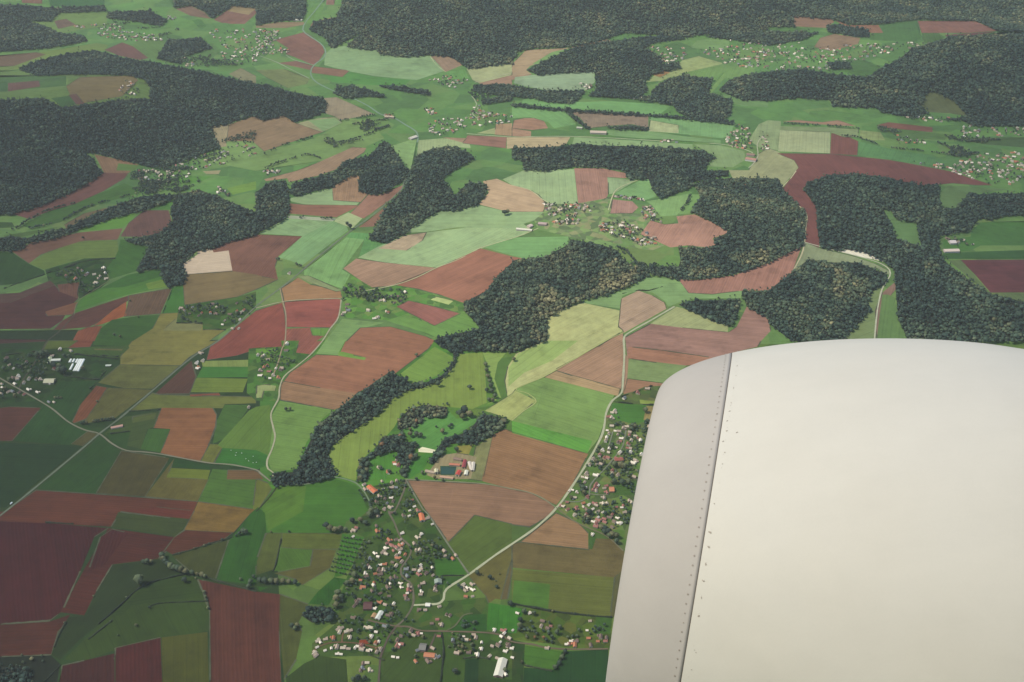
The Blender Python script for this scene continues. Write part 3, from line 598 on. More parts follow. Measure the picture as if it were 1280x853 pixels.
# houses: x,y,roof (o orange tile, r red-brown tile, b brown-grey, w pale bright, g grey slate, k cream)
HOUSES = '''
e1 120,215,w 130,260,w 230,265,o 310,260,w 300,180,w 395,195,w 445,175,w 395,245,w 500,110,b 270,330,w 330,355,b 390,345,w 410,380,b 350,400,g 320,455,w 380,440,w 390,495,b 260,525,w 245,625,b 250,680,o 20,670,w 45,645,r 10,730,w 500,700,w 370,765,o 400,815,r 440,760,b 350,800,r 340,845,w 480,765,w 510,800,r 480,820,o 650,740,k 690,710,w 600,365,r 620,430,w 575,470,w 655,470,r 700,560,w 750,550,w 800,605,w 510,520,b 570,525,w 240,385,b 440,240,g 220,270,g 370,90,o 270,45,k 430,10,w 465,20,r 845,65,w
e2 490,50,w 470,90,w 500,105,k 550,20,r 575,30,r 605,45,r 635,20,o 660,5,w 640,65,w 575,75,r 600,125,w 615,150,o 690,115,o 635,97,w 385,100,w 420,135,w 335,150,g 655,185,w 800,70,w 835,72,k 780,5,w 440,215,w 485,210,o 600,225,k 565,190,b 320,225,b 335,245,w 290,300,w 300,335,b 390,305,o 440,310,b 425,265,b 470,265,k 245,370,o 270,435,o 380,395,o 375,420,w 550,355,b 590,335,b 640,400,w 648,440,w 540,405,w 725,430,w 720,470,r 710,497,w 515,440,b 530,525,b 360,475,b 430,590,o 490,610,w 575,605,w 380,650,w 440,500,b 690,525,r 700,555,b 235,560,b 210,590,b 180,625,b 520,720,b 555,710,b 170,740,b 840,225,w 850,255,w 780,265,w 828,280,w 700,260,g 710,330,g 822,310,r 900,300,b 965,320,w 960,245,w 1080,80,w 1085,125,w 1165,155,o 1195,120,w 865,400,w 990,430,b 985,465,w 848,480,w 843,512,w 830,435,b 1030,630,w 890,665,w 830,660,b 1100,710,b 1135,720,b 1050,815,w 1010,760,r 955,800,b
e3 265,330,w 300,320,w 380,345,w 345,355,k 275,360,k 60,450,k 85,462,w 135,430,w 50,510,w 130,542,w 195,522,w 250,510,w 310,520,k 365,525,w 430,517,w 455,503,w 492,498,r 495,532,w 560,545,k 585,537,w 250,577,w 290,578,w 40,595,w 25,570,k 380,415,k 215,422,o 595,405,w 640,360,w 665,460,w 635,472,o 685,530,w 645,562,w 550,665,k 510,675,b 575,740,k 500,720,g 485,742,b 810,605,w 855,615,w 870,485,w 895,482,r 850,440,b 890,400,b 848,495,r 725,300,g 545,315,k 590,320,k 1015,390,w 1060,378,r 1092,372,w 1055,540,g 1205,520,w 1220,600,k 1260,605,g 1035,652,o 1155,650,b 1265,400,r 985,350,b
e4 160,180,k 222,175,w 190,200,w 175,217,w 180,262,o 227,258,w 225,212,w 540,375,w 625,377,w 705,466,w 715,430,b 750,482,b 772,465,r 1045,430,w 1025,495,w 1035,550,o 1100,572,o 1152,570,r 1120,542,b 1160,548,b 915,570,w 900,592,r 940,600,o 885,592,w 1050,600,b 945,572,b 380,495,w 440,497,r 447,517,w 428,540,w 420,577,w 365,607,w 290,627,w 263,667,w 290,580,w 235,525,w 250,547,w 165,537,w 185,562,k 90,568,g 117,655,w 12,460,w 345,675,k 455,642,w 500,622,w 505,685,w 400,690,w 458,806,w 485,552,k 507,495,w 200,652,b 475,602,b 405,600,b 745,620,w
e5 565,335,r 592,345,k 600,292,k 622,280,k 550,470,w 568,502,w 545,542,w 535,577,w 630,475,w 668,478,w 655,512,w 690,550,w 680,577,r 710,450,w 745,432,k 775,490,w 770,518,r 830,525,k 855,550,r 882,572,w 790,570,k 755,605,r 752,645,r 780,648,w 640,640,k 655,590,b 500,667,w 475,720,r 520,742,r 560,745,r 645,750,r 690,745,r 780,690,w 675,697,w 830,770,w 808,797,w 850,777,w 890,710,w 485,805,w 448,808,k 410,757,w 375,815,w 570,657,w 965,435,w 950,55,w 850,92,r 720,150,g 595,425,k 565,692,k
e6 340,105,w 305,137,k 345,148,w 325,190,w 435,120,w 600,105,w 655,117,w 600,75,r 340,242,w 175,275,w 205,265,w 245,287,w 220,342,k 440,208,r 462,222,w 428,237,r 440,277,w 408,270,r 522,247,w 540,225,r 550,292,r 520,347,w 350,335,r 310,402,o 365,410,w 420,403,r 442,418,w 315,437,k 405,457,w 345,462,b 155,460,r 240,457,r 245,432,r 225,517,k 345,507,r 330,532,b 455,482,w 505,487,w 458,540,w 410,582,w 440,602,r 458,567,r 435,632,r 520,555,r 525,587,r 640,437,r 710,428,r 695,440,w 725,490,w 600,512,r 650,545,w 650,592,w 685,600,w 770,380,w 792,392,k 600,637,b 510,407,k 550,402,k 405,712,w 85,425,r 107,430,k 150,390,r 572,540,b 620,582,b 820,140,w
e7 65,150,b 95,215,w 135,252,w 265,190,b 205,237,b 180,330,w 175,357,w 150,405,w 130,342,b 20,405,w 25,442,w 10,502,w 85,485,w 125,480,g 240,395,w 290,357,w 360,357,b 400,362,k 500,402,w 285,462,w 240,512,r 190,490,b 375,487,w 300,290,b 540,252,r 600,65,w 710,75,w 518,125,w 490,585,g 540,587,k
b0 905,690,w 920,700,b 945,717,b 960,685,g 1005,715,o 990,727,b 1050,715,o 1080,717,b 1080,685,k 1060,670,b 1145,720,b 1180,705,o 1200,712,k 1215,700,o 1180,665,b 1120,752,w 1110,772,w 1195,747,w 1190,792,k 1160,792,w 390,490,b 410,502,b 430,522,b 380,540,r 375,547,o 440,515,g 470,522,k 490,542,w 500,530,w 520,490,w 480,562,k 525,515,w 330,530,r 530,542,k
c1 40,75,w 30,82,w 60,97,w 55,127,o 40,137,o 20,152,w 20,177,w 10,75,k 155,20,w 150,52,b 100,142,w 130,142,w 110,187,o 85,175,k 70,192,w 120,147,b 65,157,r 700,600,w 690,612,o 620,635,k 660,660,o
c0 1000,65,w 990,132,o 980,112,w 1010,102,k 985,142,w 1240,335,w
b1 430,725,w 455,672,b 590,637,k 640,652,k 620,652,k 670,632,k 710,632,b 745,612,w 650,707,k 660,712,o 590,742,w 610,737,k 560,702,k 720,652,b 690,662,b 165,515,w 450,692,b 440,712,k 460,702,g 460,272,w
'''
# big buildings: name|label|category|axis end, axis end|width m|eaves m|roof colour|wall colour
BARNS = '''
white_barn|long white-roofed barn standing alone at the foot of the lower village|barn|h2 620,362 520,712|20|5|214,208,182|150,120,100
long_shed|narrow white-roofed shed beside the village crossroads|barn|e2 458,668 412,745|11|4|206,208,190|170,160,140
long_shed|tan-roofed shed just beside the narrow white village shed|barn|e2 392,690 368,728|9|4|176,140,96|150,130,100
farm_shed|large cream-roofed farm shed in the upper farm village|barn|e7 460,360 562,358|24|6|196,190,150|150,146,120
farm_hall|white T-shaped farm hall above the greenhouses|barn|e7 525,156 618,152|11|5|226,226,200|190,186,160
farm_shed|cream-roofed cross wing beside the white farm hall|barn|e7 512,128 498,186|10|4|190,196,150|170,166,140
roadside_farm|pink roofed farmhouse beside the straight road crossroads|farmhouse|e7 1115,832 1232,808|9|4|196,150,128|220,200,180
twin_barn|upper of the two white-roofed barns beside the wooded valley edge|barn|b3 895,352 925,352|24|6|226,210,196|210,196,180
twin_barn|lower longer white-roofed barn beside the wooded valley edge|barn|b3 868,395 942,395|20|6|226,204,180|210,196,180
cattle_shed|white cattle shed on the hillside farm, pointing into the pale field|barn|h7 45,442 200,450|13|5|224,216,186|200,190,170
cattle_shed|pink-white barn above the white cattle shed on the hillside farm|barn|h7 160,420 195,400|16|6|226,200,180|210,190,170
cattle_shed|grey-pink barn behind the hillside farm yard|barn|h7 262,385 345,388|18|6|186,160,146|170,150,140
manor_shed|pale grey-roofed shed on the field side of the manor|barn|h5 1070,600 1120,740|10|5|214,200,176|190,176,150
manor_shed|long pale shed roof beside the manor's red range|barn|h5 1150,610 1130,760|9|5|216,204,180|190,176,150
manor_shed|small white shed at the foot of the manor yard|barn|h5 1015,770 995,850|9|4|230,226,196|200,190,170
manor_range|long dark red-roofed range of the manor|farmhouse|h5 985,560 950,700|9|5|150,62,62|200,180,150
manor_house|bright red-roofed house at the corner of the manor yard|house|e1 1075,65 1050,105|11|6|190,70,56|214,196,166
manor_wing|terracotta-roofed wing along the top of the manor pond|farmhouse|h5 670,640 880,650|8|5|190,116,84|210,180,150
manor_wing|brown-roofed wing around the manor's upper court|farmhouse|h5 760,520 920,545|9|6|136,110,90|180,160,130
manor_wing|pale terracotta range along the foot of the manor pond|farmhouse|e1 880,125 1010,135|8|5|190,150,116|210,190,160
manor_lodge|grey-tan roofed lodge range left of the manor pond|farmhouse|e1 735,65 825,80|9|5|170,150,124|190,170,140
manor_tower_house|tall pale gabled house beside the manor pond|house|e1 840,50 845,80|9|9|216,206,160|216,206,170
valley_farm|white-walled red-roofed farm hall beside the valley lane|barn|a2 1160,785 1212,792|24|7|176,130,110|226,216,200
valley_farm|brown-roofed barn behind the white valley farm hall|barn|a2 1165,765 1205,768|18|6|150,120,100|190,176,160
white_hangar|cream hangar with a pink end beside the long valley road|barn|a2 388,652 468,656|24|7|206,186,160|200,180,160
white_hangar|small white hangar at the start of the dark tree line|barn|a2 322,632 350,635|14|5|190,190,160|180,170,150
field_shed|long cream shed under the far brown field by the road bend|barn|a1 190,96 235,94|16|6|210,206,180|190,180,160
crossroad_barn|tan barn at the far road crossing in the valley meadow|barn|a1 645,575 690,580|16|6|190,170,140|180,160,140
crossroad_barn|white barn beside the lower bend of the valley road|barn|a1 768,688 800,676|20|6|224,214,190|200,190,170
village_hall|wide orange-roofed hall below the lower village crossroads|farmhouse|e3 1120,570 1225,580|13|5|186,118,78|200,170,140
garden_shed|large grey-roofed building beside the paddock hedge|barn|e2 1018,345 1022,385|17|5|150,160,140|160,160,150
orange_house|long orange-roofed house at the top of the lower village|farmhouse|e1 170,215 240,275|14|5|206,112,66|214,200,176
orange_house|L-shaped orange-roofed house by the triangle field lane|farmhouse|e1 690,490 705,560|13|5|206,118,72|214,200,176
orange_house|square orange-roofed building at the edge of the playing field|house|e6 568,245 615,245|19|5|200,130,90|190,150,120
long_garage|long white-roofed range on the bend of the village lane|barn|e2 895,600 940,602|10|4|236,230,206|200,190,170
maroon_barn|square maroon-roofed barn by the village crossroads|barn|e2 280,605 365,605|24|5|92,54,48|120,90,76
field_shelter|long pale shed in the field below the greenhouses' hedge|barn|e7 1062,212 1115,210|7|3|206,210,186|180,176,160
estate_barn|grey-roofed barn beside the farmyard lane|barn|e3 1075,488 1140,495|20|5|120,116,104|140,130,116
suburb_hall|long red-brown roofed hall in the middle of the suburb|farmhouse|e5 620,748 705,745|13|5|160,90,72|190,160,136
'''
# villages too far off to tell one house from the next: outline | houses | trees
FAR_VILLAGES = '''
0 340 | b0 620,40 700,-10 950,-10 1000,60 900,115 720,125 640,90
0 153 | a1 1050,455 1276,440 1276,500 1100,520
0 119 | a1 330,700 560,600 680,640 560,700 380,740
0 136 | a0 840,200 1276,280 1200,330 900,340
0 102 | a1 380,420 620,480 560,500 400,470
0 204 | a3 540,630 800,690 1100,780 1000,810 760,720 560,660
0 102 | a3 880,680 1276,720 1276,745 900,705
0 85 | b2 520,380 640,440 720,480 690,520 600,470
0 102 | a0 520,60 900,150 780,200 560,110
0 68 | a2 560,470 800,500 640,525 300,510
0 51 | b1 440,570 560,600 700,640 560,660
0 102 | a0 950,760 1276,640 1276,700 1000,840
70 60 | a0 450,125 560,120 700,165 850,185 830,205 650,205 560,200 480,180
70 50 | a0 1040,150 1276,150 1276,330 1100,300
60 50 | a1 0,150 110,150 120,195 80,240 0,285
26 20 | a1 0,225 150,240 195,262 0,285
8 4 | a0 825,80 860,80 895,105 840,105
7 4 | a0 370,125 430,135 420,145 375,145
10 12 | a0 590,430 640,400 700,440 690,475 600,480
8 8 | a0 900,290 950,290 1000,340 920,335
34 60 | a0 830,830 960,790 1276,700 1276,770 1000,853
30 60 | b0 660,0 960,5 960,25 880,60 700,60
8 12 | b0 1090,85 1150,120 1140,145 1080,130
80 60 | a1 860,600 1060,590 1110,490 1150,560 1276,580 1270,620 1100,630 1000,665 870,682
26 24 | a1 840,405 960,380 1070,395 1000,440 930,430
10 6 | a1 830,540 910,550 900,575 840,570
6 4 | a1 640,570 690,570 690,590 640,590
12 6 | b1 20,0 110,0 120,20 60,30
50 50 | a2 650,235 860,240 870,290 740,350 720,300
90 90 | a2 890,250 1080,235 1090,195 1276,205 1276,350 1080,330 1000,280
12 10 | a2 550,485 700,485 695,498 550,495
10 14 | a2 290,415 420,420 400,450 330,450
34 40 | a2 1050,700 1130,620 1180,640 1200,750 1090,735
10 10 | a2 1230,660 1276,660 1276,750 1235,750
7 6 | a2 740,700 820,700 820,715 740,715
12 12 | a2 740,505 870,510 850,525 750,520
150 150 | a3 0,230 150,215 240,245 400,222 600,222 780,200 775,235 560,275 300,350 0,355
56 44 | a3 950,640 1080,615 1276,640 1276,670 1100,692 970,685
10 10 | a3 690,580 900,590 880,612 690,600
110 80 | a3 700,805 900,825 1080,770 1276,750 1276,853 900,853
12 20 | a3 620,670 760,700 800,730 640,720
60 50 | b3 880,0 1276,0 1276,80 1100,72 1000,40
38 40 | b2 155,165 330,165 430,190 330,235 290,245 150,215
12 14 | b2 200,240 330,250 330,275 200,270
56 70 | b2 430,265 560,250 760,365 640,375 450,315
18 8 | b2 508,118 660,145 655,158 510,135
20 20 | b2 640,190 700,180 765,265 660,250
14 40 | b2 1020,70 1210,72 1190,100 1040,95
5 14 | b3 1050,195 1190,185 1180,215 1080,240
8 14 | b3 880,340 960,340 1030,375 940,385
'''
LANDMARKS = '''
the new estate road fork | e3 310,460
the orange building lot | e3 520,440
the lower village crossroads | e3 860,285
the narrow white village shed | e2 435,705
the square maroon-roofed barn | e2 320,605
the fork of the village street | e2 745,390
the orchard rows | d1 470,200
the L-shaped orange house | e1 698,525
the apex of the triangle field | c1 750,700
the paddock beside the village | e2 1130,230
the small farm inside the lane bend | e4 195,215
the long white barn | h2 568,540
the hedged lawn by the bottom lane | e4 640,480
the bottom lane beside the engine | e4 1060,590
the manor pond | c1 960,650
the red house topping the suburb | e5 565,335
the suburb side street | e5 590,520
the red-brown suburb hall | e5 662,745
the playing field | e6 700,250
the suburb road junction | e6 60,440
the dark clump below the suburb | e6 580,680
the greenhouses | e7 760,215
the cream farm shed | e7 510,360
the upper farm village junction | e7 190,440
the tree row by the straight road | f 122,527
the southern hamlet corner | b0 1190,770
the middle of the western hamlet | b0 450,520
the hilltop farm hamlet | c1 60,110
the farm by the pale lane | b1 620,670
the round clump in the corner pasture | d0 693,348
the dark corner maroon field | d0 200,300
the crescent strip wood | c1 430,450
the rusty park clump | c1 800,380
the bare tan plot | b0 1050,460
the maroon plateau track | b3 150,180
the far bend of the main road | a1 342,255
the ridge village | a3 300,300
the crossroads village | a1 1080,540
the hillside village | b2 300,230
the green glade in the wood | b3 680,280
the pale quarry | b3 470,430
the two white barns | b3 900,375
the fork in the straight road | b1 120,590
the olive striped field | d0 930,740
the grazing cows | c0 1180,590
the triangle field's long road | d2 60,120
the white valley farm | a2 1185,775
the hill clearing farm | a0 650,450
the long valley road | a2 600,695
the far riverside hamlet | b0 840,30
the central wood's pale trees | c2 0,30
the white lorry on the straight road | c0 57,815
'''
LM = []
for ln in LANDMARKS.strip().split('\n'):
    a_, b_ = ln.split('|')
    LM.append((a_.strip(), T(b_)[0][:2]))
ORD = ['', 'second ', 'third ', 'fourth ', 'fifth ', 'sixth ', 'seventh ', 'eighth ', 'ninth ', 'tenth ', 'eleventh ', 'twelfth ', 'thirteenth ', 'fourteenth ', 'fifteenth ', 'sixteenth ', 'seventeenth ', 'eighteenth ', 'nineteenth ', 'twentieth ']
ORD += ['twenty-%s ' % s for s in 'first second third fourth fifth sixth seventh eighth ninth'.split()] + ['thirtieth '] + ['thirty-%s ' % s for s in 'first second third fourth fifth sixth seventh eighth ninth'.split()]


def rank_labels(items):
    """items: (kind phrase, (px,py)). The label counts how near each stands to a landmark among all of its look."""
    bykind = {}
    for i, (k, p) in enumerate(items):
        bykind.setdefault(k, []).append(i)
    out = [None] * len(items)
    for k, ids in bykind.items():
        P = np.array([items[i][1] for i in ids], float)
        L = np.array([q for _, q in LM], float)
        D = np.sqrt(((P[:, None] - L[None]) ** 2).sum(-1))
        R = D.argsort(0).argsort(0)
        for a, i in enumerate(ids):
            j = min(range(len(LM)), key=lambda j: (R[a, j] * 25.0 + D[a, j]))
            out[i] = '%s, %snearest to %s' % (k, ORD[min(R[a, j], len(ORD) - 1)], LM[j][0])
    return out


# ------------------------------------------------------------------ helpers
def link(o):
    COL.objects.link(o); return o


def mesh_obj(name, verts, faces, mat=None, parent=None, smooth=False, mats=None, midx=None):
    me = bpy.data.meshes.new(name)
    me.from_pydata([tuple(map(float, v)) for v in verts], [], [tuple(map(int, f)) for f in faces])
    if mats:
        for m in mats: me.materials.append(m)
        if midx is not None: me.polygons.foreach_set('material_index', np.asarray(midx, np.int32))
    elif mat: me.materials.append(mat)
    if smooth: me.polygons.foreach_set('use_smooth', np.ones(len(me.polygons), bool))
    me.update()
    o = link(bpy.data.objects.new(name, me))
    if parent is not None: o.parent = parent
    return o


def empty(name, loc, rz=0.0, sc=1.0):
    o = link(bpy.data.objects.new(name, None))
    o.location = tuple(map(float, loc)); o.rotation_euler = (0, 0, rz); o.scale = (sc, sc, sc) if np.isscalar(sc) else sc
    o.empty_display_size = 1
    return o


def tag(o, label=None, cat=None, group=None, kind=None):
    if label: o['label'] = label
    if cat: o['category'] = cat
    if group: o['group'] = group
    if kind: o['kind'] = kind
    return o


def new_mat(name):
    m = bpy.data.materials.new(name); m.use_nodes = True
    nt = m.node_tree
    for n in list(nt.nodes): nt.nodes.remove(n)
    out = nt.nodes.new('ShaderNodeOutputMaterial'); b = nt.nodes.new('ShaderNodeBsdfPrincipled')
    nt.links.new(b.outputs[0], out.inputs[0])
    b.inputs['Roughness'].default_value = 0.9
    b.inputs['Specular IOR Level'].default_value = 0.15
    return m, nt, b


class N:
    """tiny node helper"""
    def __init__(s, nt): s.nt = nt
    def node(s, t, **kw):
        n = s.nt.nodes.new(t)
        for k, v in kw.items(): setattr(n, k, v)
        return n
    def put(s, sock, v):
        if hasattr(v, 'is_linked') or isinstance(v, bpy.types.NodeSocket): s.nt.links.new(v, sock)
        else: sock.default_value = v
    def math(s, op, a, b=None, c=None, clamp=False):
        n = s.node('ShaderNodeMath', operation=op, use_clamp=clamp)
        s.put(n.inputs[0], a)
        if b is not None: s.put(n.inputs[1], b)
        if c is not None: s.put(n.inputs[2], c)
        return n.outputs[0]
    def noise(s, vec, scale, detail=3, rough=0.55, w=None):
        n = s.node('ShaderNodeTexNoise')
        if w is not None:
            n.noise_dimensions = '4D'; s.put(n.inputs['W'], w)
        if vec is not None: s.put(n.inputs['Vector'], vec)
        n.inputs['Scale'].default_value = scale; n.inputs['Detail'].default_value = detail; n.inputs['Roughness'].default_value = rough
        return n.outputs['Fac']
    def ramp(s, fac, stops):
        n = s.node('ShaderNodeValToRGB'); s.put(n.inputs[0], fac)
        e = n.color_ramp.elements
        while len(e) < len(stops): e.new(0.5)
        for q, (p, c) in zip(e, stops):
            q.position = p; q.color = (*c, 1) if len(c) == 3 else c
        return n.outputs[0]
    def mix(s, fac, a, b, blend='MIX'):
        n = s.node('ShaderNodeMix', data_type='RGBA', blend_type=blend)
        s.put(n.inputs[0], fac)
        for k, v in ((6, a), (7, b)):
            if isinstance(v, (tuple, list)): n.inputs[k].default_value = (*v, 1) if len(v) == 3 else v
            else: s.nt.links.new(v, n.inputs[k])
        return n.outputs[2]
    def mulc(s, col, fac):
        n = s.node('ShaderNodeVectorMath', operation='SCALE'); s.put(n.inputs[0], col); s.put(n.inputs['Scale'], fac); return n.outputs[0]
    def attr(s, name, typ):
        n = s.node('ShaderNodeAttribute', attribute_type=typ, attribute_name=name); return n


# ------------------------------------------------------------------ light balance used to choose the land's colours, edge darkening included
DENS = 1.7e-5                        # haze, per metre
# how bright a sheet of albedo 1 looks on the ground, by place in the view (log), and the brightness of the air in front of it
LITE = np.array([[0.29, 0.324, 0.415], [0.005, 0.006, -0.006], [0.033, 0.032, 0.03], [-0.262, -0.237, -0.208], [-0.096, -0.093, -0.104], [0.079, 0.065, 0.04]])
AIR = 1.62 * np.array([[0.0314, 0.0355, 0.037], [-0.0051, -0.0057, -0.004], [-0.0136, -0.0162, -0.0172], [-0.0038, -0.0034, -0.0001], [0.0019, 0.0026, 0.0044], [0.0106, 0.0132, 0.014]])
# correction of traced colours by place, painting edge darkening into the fields (log)
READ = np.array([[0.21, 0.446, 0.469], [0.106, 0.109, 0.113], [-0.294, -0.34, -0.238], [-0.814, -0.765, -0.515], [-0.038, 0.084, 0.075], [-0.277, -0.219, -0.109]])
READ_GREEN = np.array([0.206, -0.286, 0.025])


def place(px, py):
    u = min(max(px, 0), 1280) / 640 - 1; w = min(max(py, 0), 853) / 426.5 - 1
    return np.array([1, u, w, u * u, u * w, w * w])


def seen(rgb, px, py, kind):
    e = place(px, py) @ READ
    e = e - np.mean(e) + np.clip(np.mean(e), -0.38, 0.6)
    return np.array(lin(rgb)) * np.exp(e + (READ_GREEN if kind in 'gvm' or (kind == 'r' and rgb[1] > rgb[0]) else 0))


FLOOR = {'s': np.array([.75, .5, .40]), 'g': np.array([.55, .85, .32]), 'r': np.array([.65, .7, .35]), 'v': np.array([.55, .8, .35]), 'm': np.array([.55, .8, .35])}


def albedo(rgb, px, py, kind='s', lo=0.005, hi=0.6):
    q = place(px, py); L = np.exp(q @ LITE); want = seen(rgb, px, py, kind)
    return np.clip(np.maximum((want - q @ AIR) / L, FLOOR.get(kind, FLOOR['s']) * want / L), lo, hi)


# ------------------------------------------------------------------ materials of the land
def land_mat(name, kind):
    m, nt, b = new_mat(name); n = N(nt)
    oi = n.node('ShaderNodeObjectInfo'); geo = n.node('ShaderNodeNewGeometry')
    pos = geo.outputs['Position']
    sep = n.node('ShaderNodeSeparateXYZ'); nt.links.new(pos, sep.inputs[0])
    ang = n.attr('furrow', 'OBJECT').outputs['Fac']
    w = n.math('MULTIPLY', oi.outputs['Random'], 40.0)
    u = n.math('ADD', n.math('MULTIPLY', sep.outputs[0], n.math('SINE', ang)), n.math('MULTIPLY', sep.outputs[1], n.math('COSINE', ang)))
    big = n.noise(pos, 0.0055, 4, 0.55, w)
    mid = n.noise(pos, 0.035, 4, 0.6, w)
    fine = n.noise(pos, 0.35, 3, 0.7)
    strip = n.node('ShaderNodeTexNoise', noise_dimensions='1D')
    nt.links.new(n.math('ADD', n.math('MULTIPLY', u, 0.045), w), strip.inputs['W']); strip.inputs['Detail'].default_value = 3.0
    wob = n.math('MULTIPLY', n.noise(pos, 0.02, 2), 6.0)
    fur = n.math('SINE', n.math('MULTIPLY', n.math('ADD', u, wob), 2 * math.pi / (9.0 if kind == 's' else 13.0)))
    vv = n.math('SUBTRACT', n.math('MULTIPLY', sep.outputs[0], n.math('COSINE', ang)), n.math('MULTIPLY', sep.outputs[1], n.math('SINE', ang)))
    cmb = n.node('ShaderNodeCombineXYZ'); nt.links.new(n.math('MULTIPLY', u, 0.06), cmb.inputs[0]); nt.links.new(n.math('MULTIPLY', vv, 0.0065), cmb.inputs[1]); nt.links.new(w, cmb.inputs[2])
    drag = n.noise(cmb.outputs[0], 1.0, 5, 0.62)
    A = {'s': (0.75, 0.45, 0.30, 0.45, 0.035, 0.75), 'g': (0.75, 0.50, 0.40, 0.26, 0.02, 0.45), 'r': (0.8, 0.8, 0.55, 0.25, 0.02, 0.5),
         'v': (0.5, 0.7, 0.6, 0.0, 0.0, 0.0), 'p': (0.2, 0.2, 0.15, 0.25, 0.05, 0.5), 'w': (0.4, 0.4, 0.4, 0.0, 0.0, 0.0), 'm': (0.75, 0.6, 0.5, 0.2, 0.0, 0.3)}[kind]
    f = 1.0
    terms = [n.math('MULTIPLY', n.math('SUBTRACT', x, 0.5), a) for x, a in ((big, A[0]), (mid, A[1]), (fine, A[2]), (strip.outputs['Fac'], A[3]), (drag, A[5]))]
    terms.append(n.math('MULTIPLY', fur, A[4]))
    s = terms[0]
    for t in terms[1:]: s = n.math('ADD', s, t)
    blot = n.node('ShaderNodeMapRange', interpolation_type='SMOOTHSTEP'); n.put(blot.inputs['Value'], n.noise(pos, 0.013, 4, 0.6, n.math('ADD', w, 21.0)))
    blot.inputs['From Min'].default_value = .53; blot.inputs['From Max'].default_value = .68; blot.inputs['To Max'].default_value = -.20 if kind in 'sgr' else -.1
    s = n.math('ADD', s, blot.outputs[0])
    if kind in 'gs':
        tram = n.math('LESS_THAN', n.math('FRACT', n.math('DIVIDE', n.math('ADD', u, n.math('MULTIPLY', wob, .5)), 27.0)), 0.075)
        s = n.math('ADD', s, n.math('MULTIPLY', tram, -0.16 if kind == 'g' else 0.08))
    f = n.math('ADD', s, 1.03)
    col = n.mulc(oi.outputs['Color'], f)
    warm = n.math('MULTIPLY', n.math('SUBTRACT', n.noise(pos, 0.009, 4, 0.6, n.math('ADD', w, 9.0)), 0.45), 1.6, clamp=True)
    if kind == 's':
        col = n.mix(n.math('MULTIPLY', warm, 0.45), col, (1.08, 1.04, 0.94), 'MULTIPLY')
    elif kind in 'gr':
        col = n.mix(n.math('MULTIPLY', warm, 0.7), col, (1.12, 1.0, 0.88), 'MULTIPLY')
    elif kind == 'm':
        vor = n.node('ShaderNodeTexVoronoi'); nt.links.new(pos, vor.inputs['Vector']); vor.inputs['Scale'].default_value = 0.0082
        sc = n.node('ShaderNodeSeparateColor'); nt.links.new(vor.outputs['Color'], sc.inputs[0])
        plot = n.ramp(sc.outputs[0], [(0.0, (0.72, 0.82, 0.75)), (0.2, (0.9, 1.05, 0.85)), (0.4, (1.2, 1.2, 1.0)), (0.58, (0.85, 0.95, 0.9)), (0.76, (1.3, 1.15, 1.05)), (0.9, (1.05, 1.2, 0.9))])
        nt.nodes[-1].color_ramp.interpolation = 'CONSTANT'
        col = n.mix(0.8, col, plot, 'MULTIPLY')
    elif kind == 'v':
        vor = n.node('ShaderNodeTexVoronoi'); nt.links.new(pos, vor.inputs['Vector']); vor.inputs['Scale'].default_value = 0.042
        sc = n.node('ShaderNodeSeparateColor'); nt.links.new(vor.outputs['Color'], sc.inputs[0])
        plot = n.ramp(sc.outputs[0], [(0.0, (0.55, 0.62, 0.55)), (0.25, (0.75, 1.0, 0.6)), (0.45, (1.15, 1.25, 0.9)), (0.6, (1.0, 0.95, 0.9)), (0.78, (1.45, 1.1, 1.1)), (0.92, (0.7, 0.75, 0.7))])
        nt.nodes[-1].color_ramp.interpolation = 'CONSTANT'
        col = n.mix(0.85, col, plot, 'MULTIPLY')
    nt.links.new(col, b.inputs['Base Color'])
    bp = n.node('ShaderNodeBump'); bp.inputs['Strength'].default_value = 0.35; bp.inputs['Distance'].default_value = 1.2
    nt.links.new(n.math('ADD', fine, n.math('MULTIPLY', fur, 0.25 if kind == 's' else 0.08)), bp.inputs['Height']); nt.links.new(bp.outputs[0], b.inputs['Normal'])
    return m


LAND = {k: land_mat(v, k) for k, v in dict(s='ploughed_soil', g='meadow_grass', r='rough_pasture', v='garden_plots', p='bare_earth', w='wood_floor', m='small_meadows').items()}


def plain_mat(name, rgb, var=0.25, scale=0.3, rough=0.85, spec=0.2):
    m, nt, b = new_mat(name); n = N(nt)
    tc = n.node('ShaderNodeNewGeometry'); oi = n.node('ShaderNodeObjectInfo')
    nz = n.noise(tc.outputs['Position'], scale, 4, 0.6)
    f = n.math('ADD', n.math('MULTIPLY', n.math('SUBTRACT', nz, 0.5), var * 2), n.math('ADD', n.math('MULTIPLY', n.math('SUBTRACT', oi.outputs['Random'], 0.5), var), 1.0))
    nt.links.new(n.mulc((*rgb, )[:3], f), b.inputs['Base Color'])
    b.inputs['Roughness'].default_value = rough; b.inputs['Specular IOR Level'].default_value = spec
    return m


# ------------------------------------------------------------------ the land
polys = []                    # (kind, rgb, pts)
polys.append(('m', (86, 110, 66), [(-250, -150), (1530, -150), (1530, 985), (-250, 985)]))
for ln in FIELDS.strip().split('\n'):
    h_, b_ = ln.split('|')
    k, c = h_.split()
    polys.append(('m' if len(polys) < 6 else k, tuple(float(v) for v in c.split(',')), push(T(b_))))
woods = []
extra = []
for ln in WOODS.strip().split('\n'):
    lab, spc, rust, body = [x.strip() for x in ln.split('|')]  # rust: autumn colour, plus painted haze and edge darkening per wood
    parts = body.split(';')
    outer = push(T(parts[0]))
    holes = [T(q) for q in parts[1:]]
    woods.append((lab, float(spc), float(rust), outer, holes))
    polys.append(('w', None, outer))
    for q in holes: extra.append(('g', (98, 130, 82), q))
polys += extra

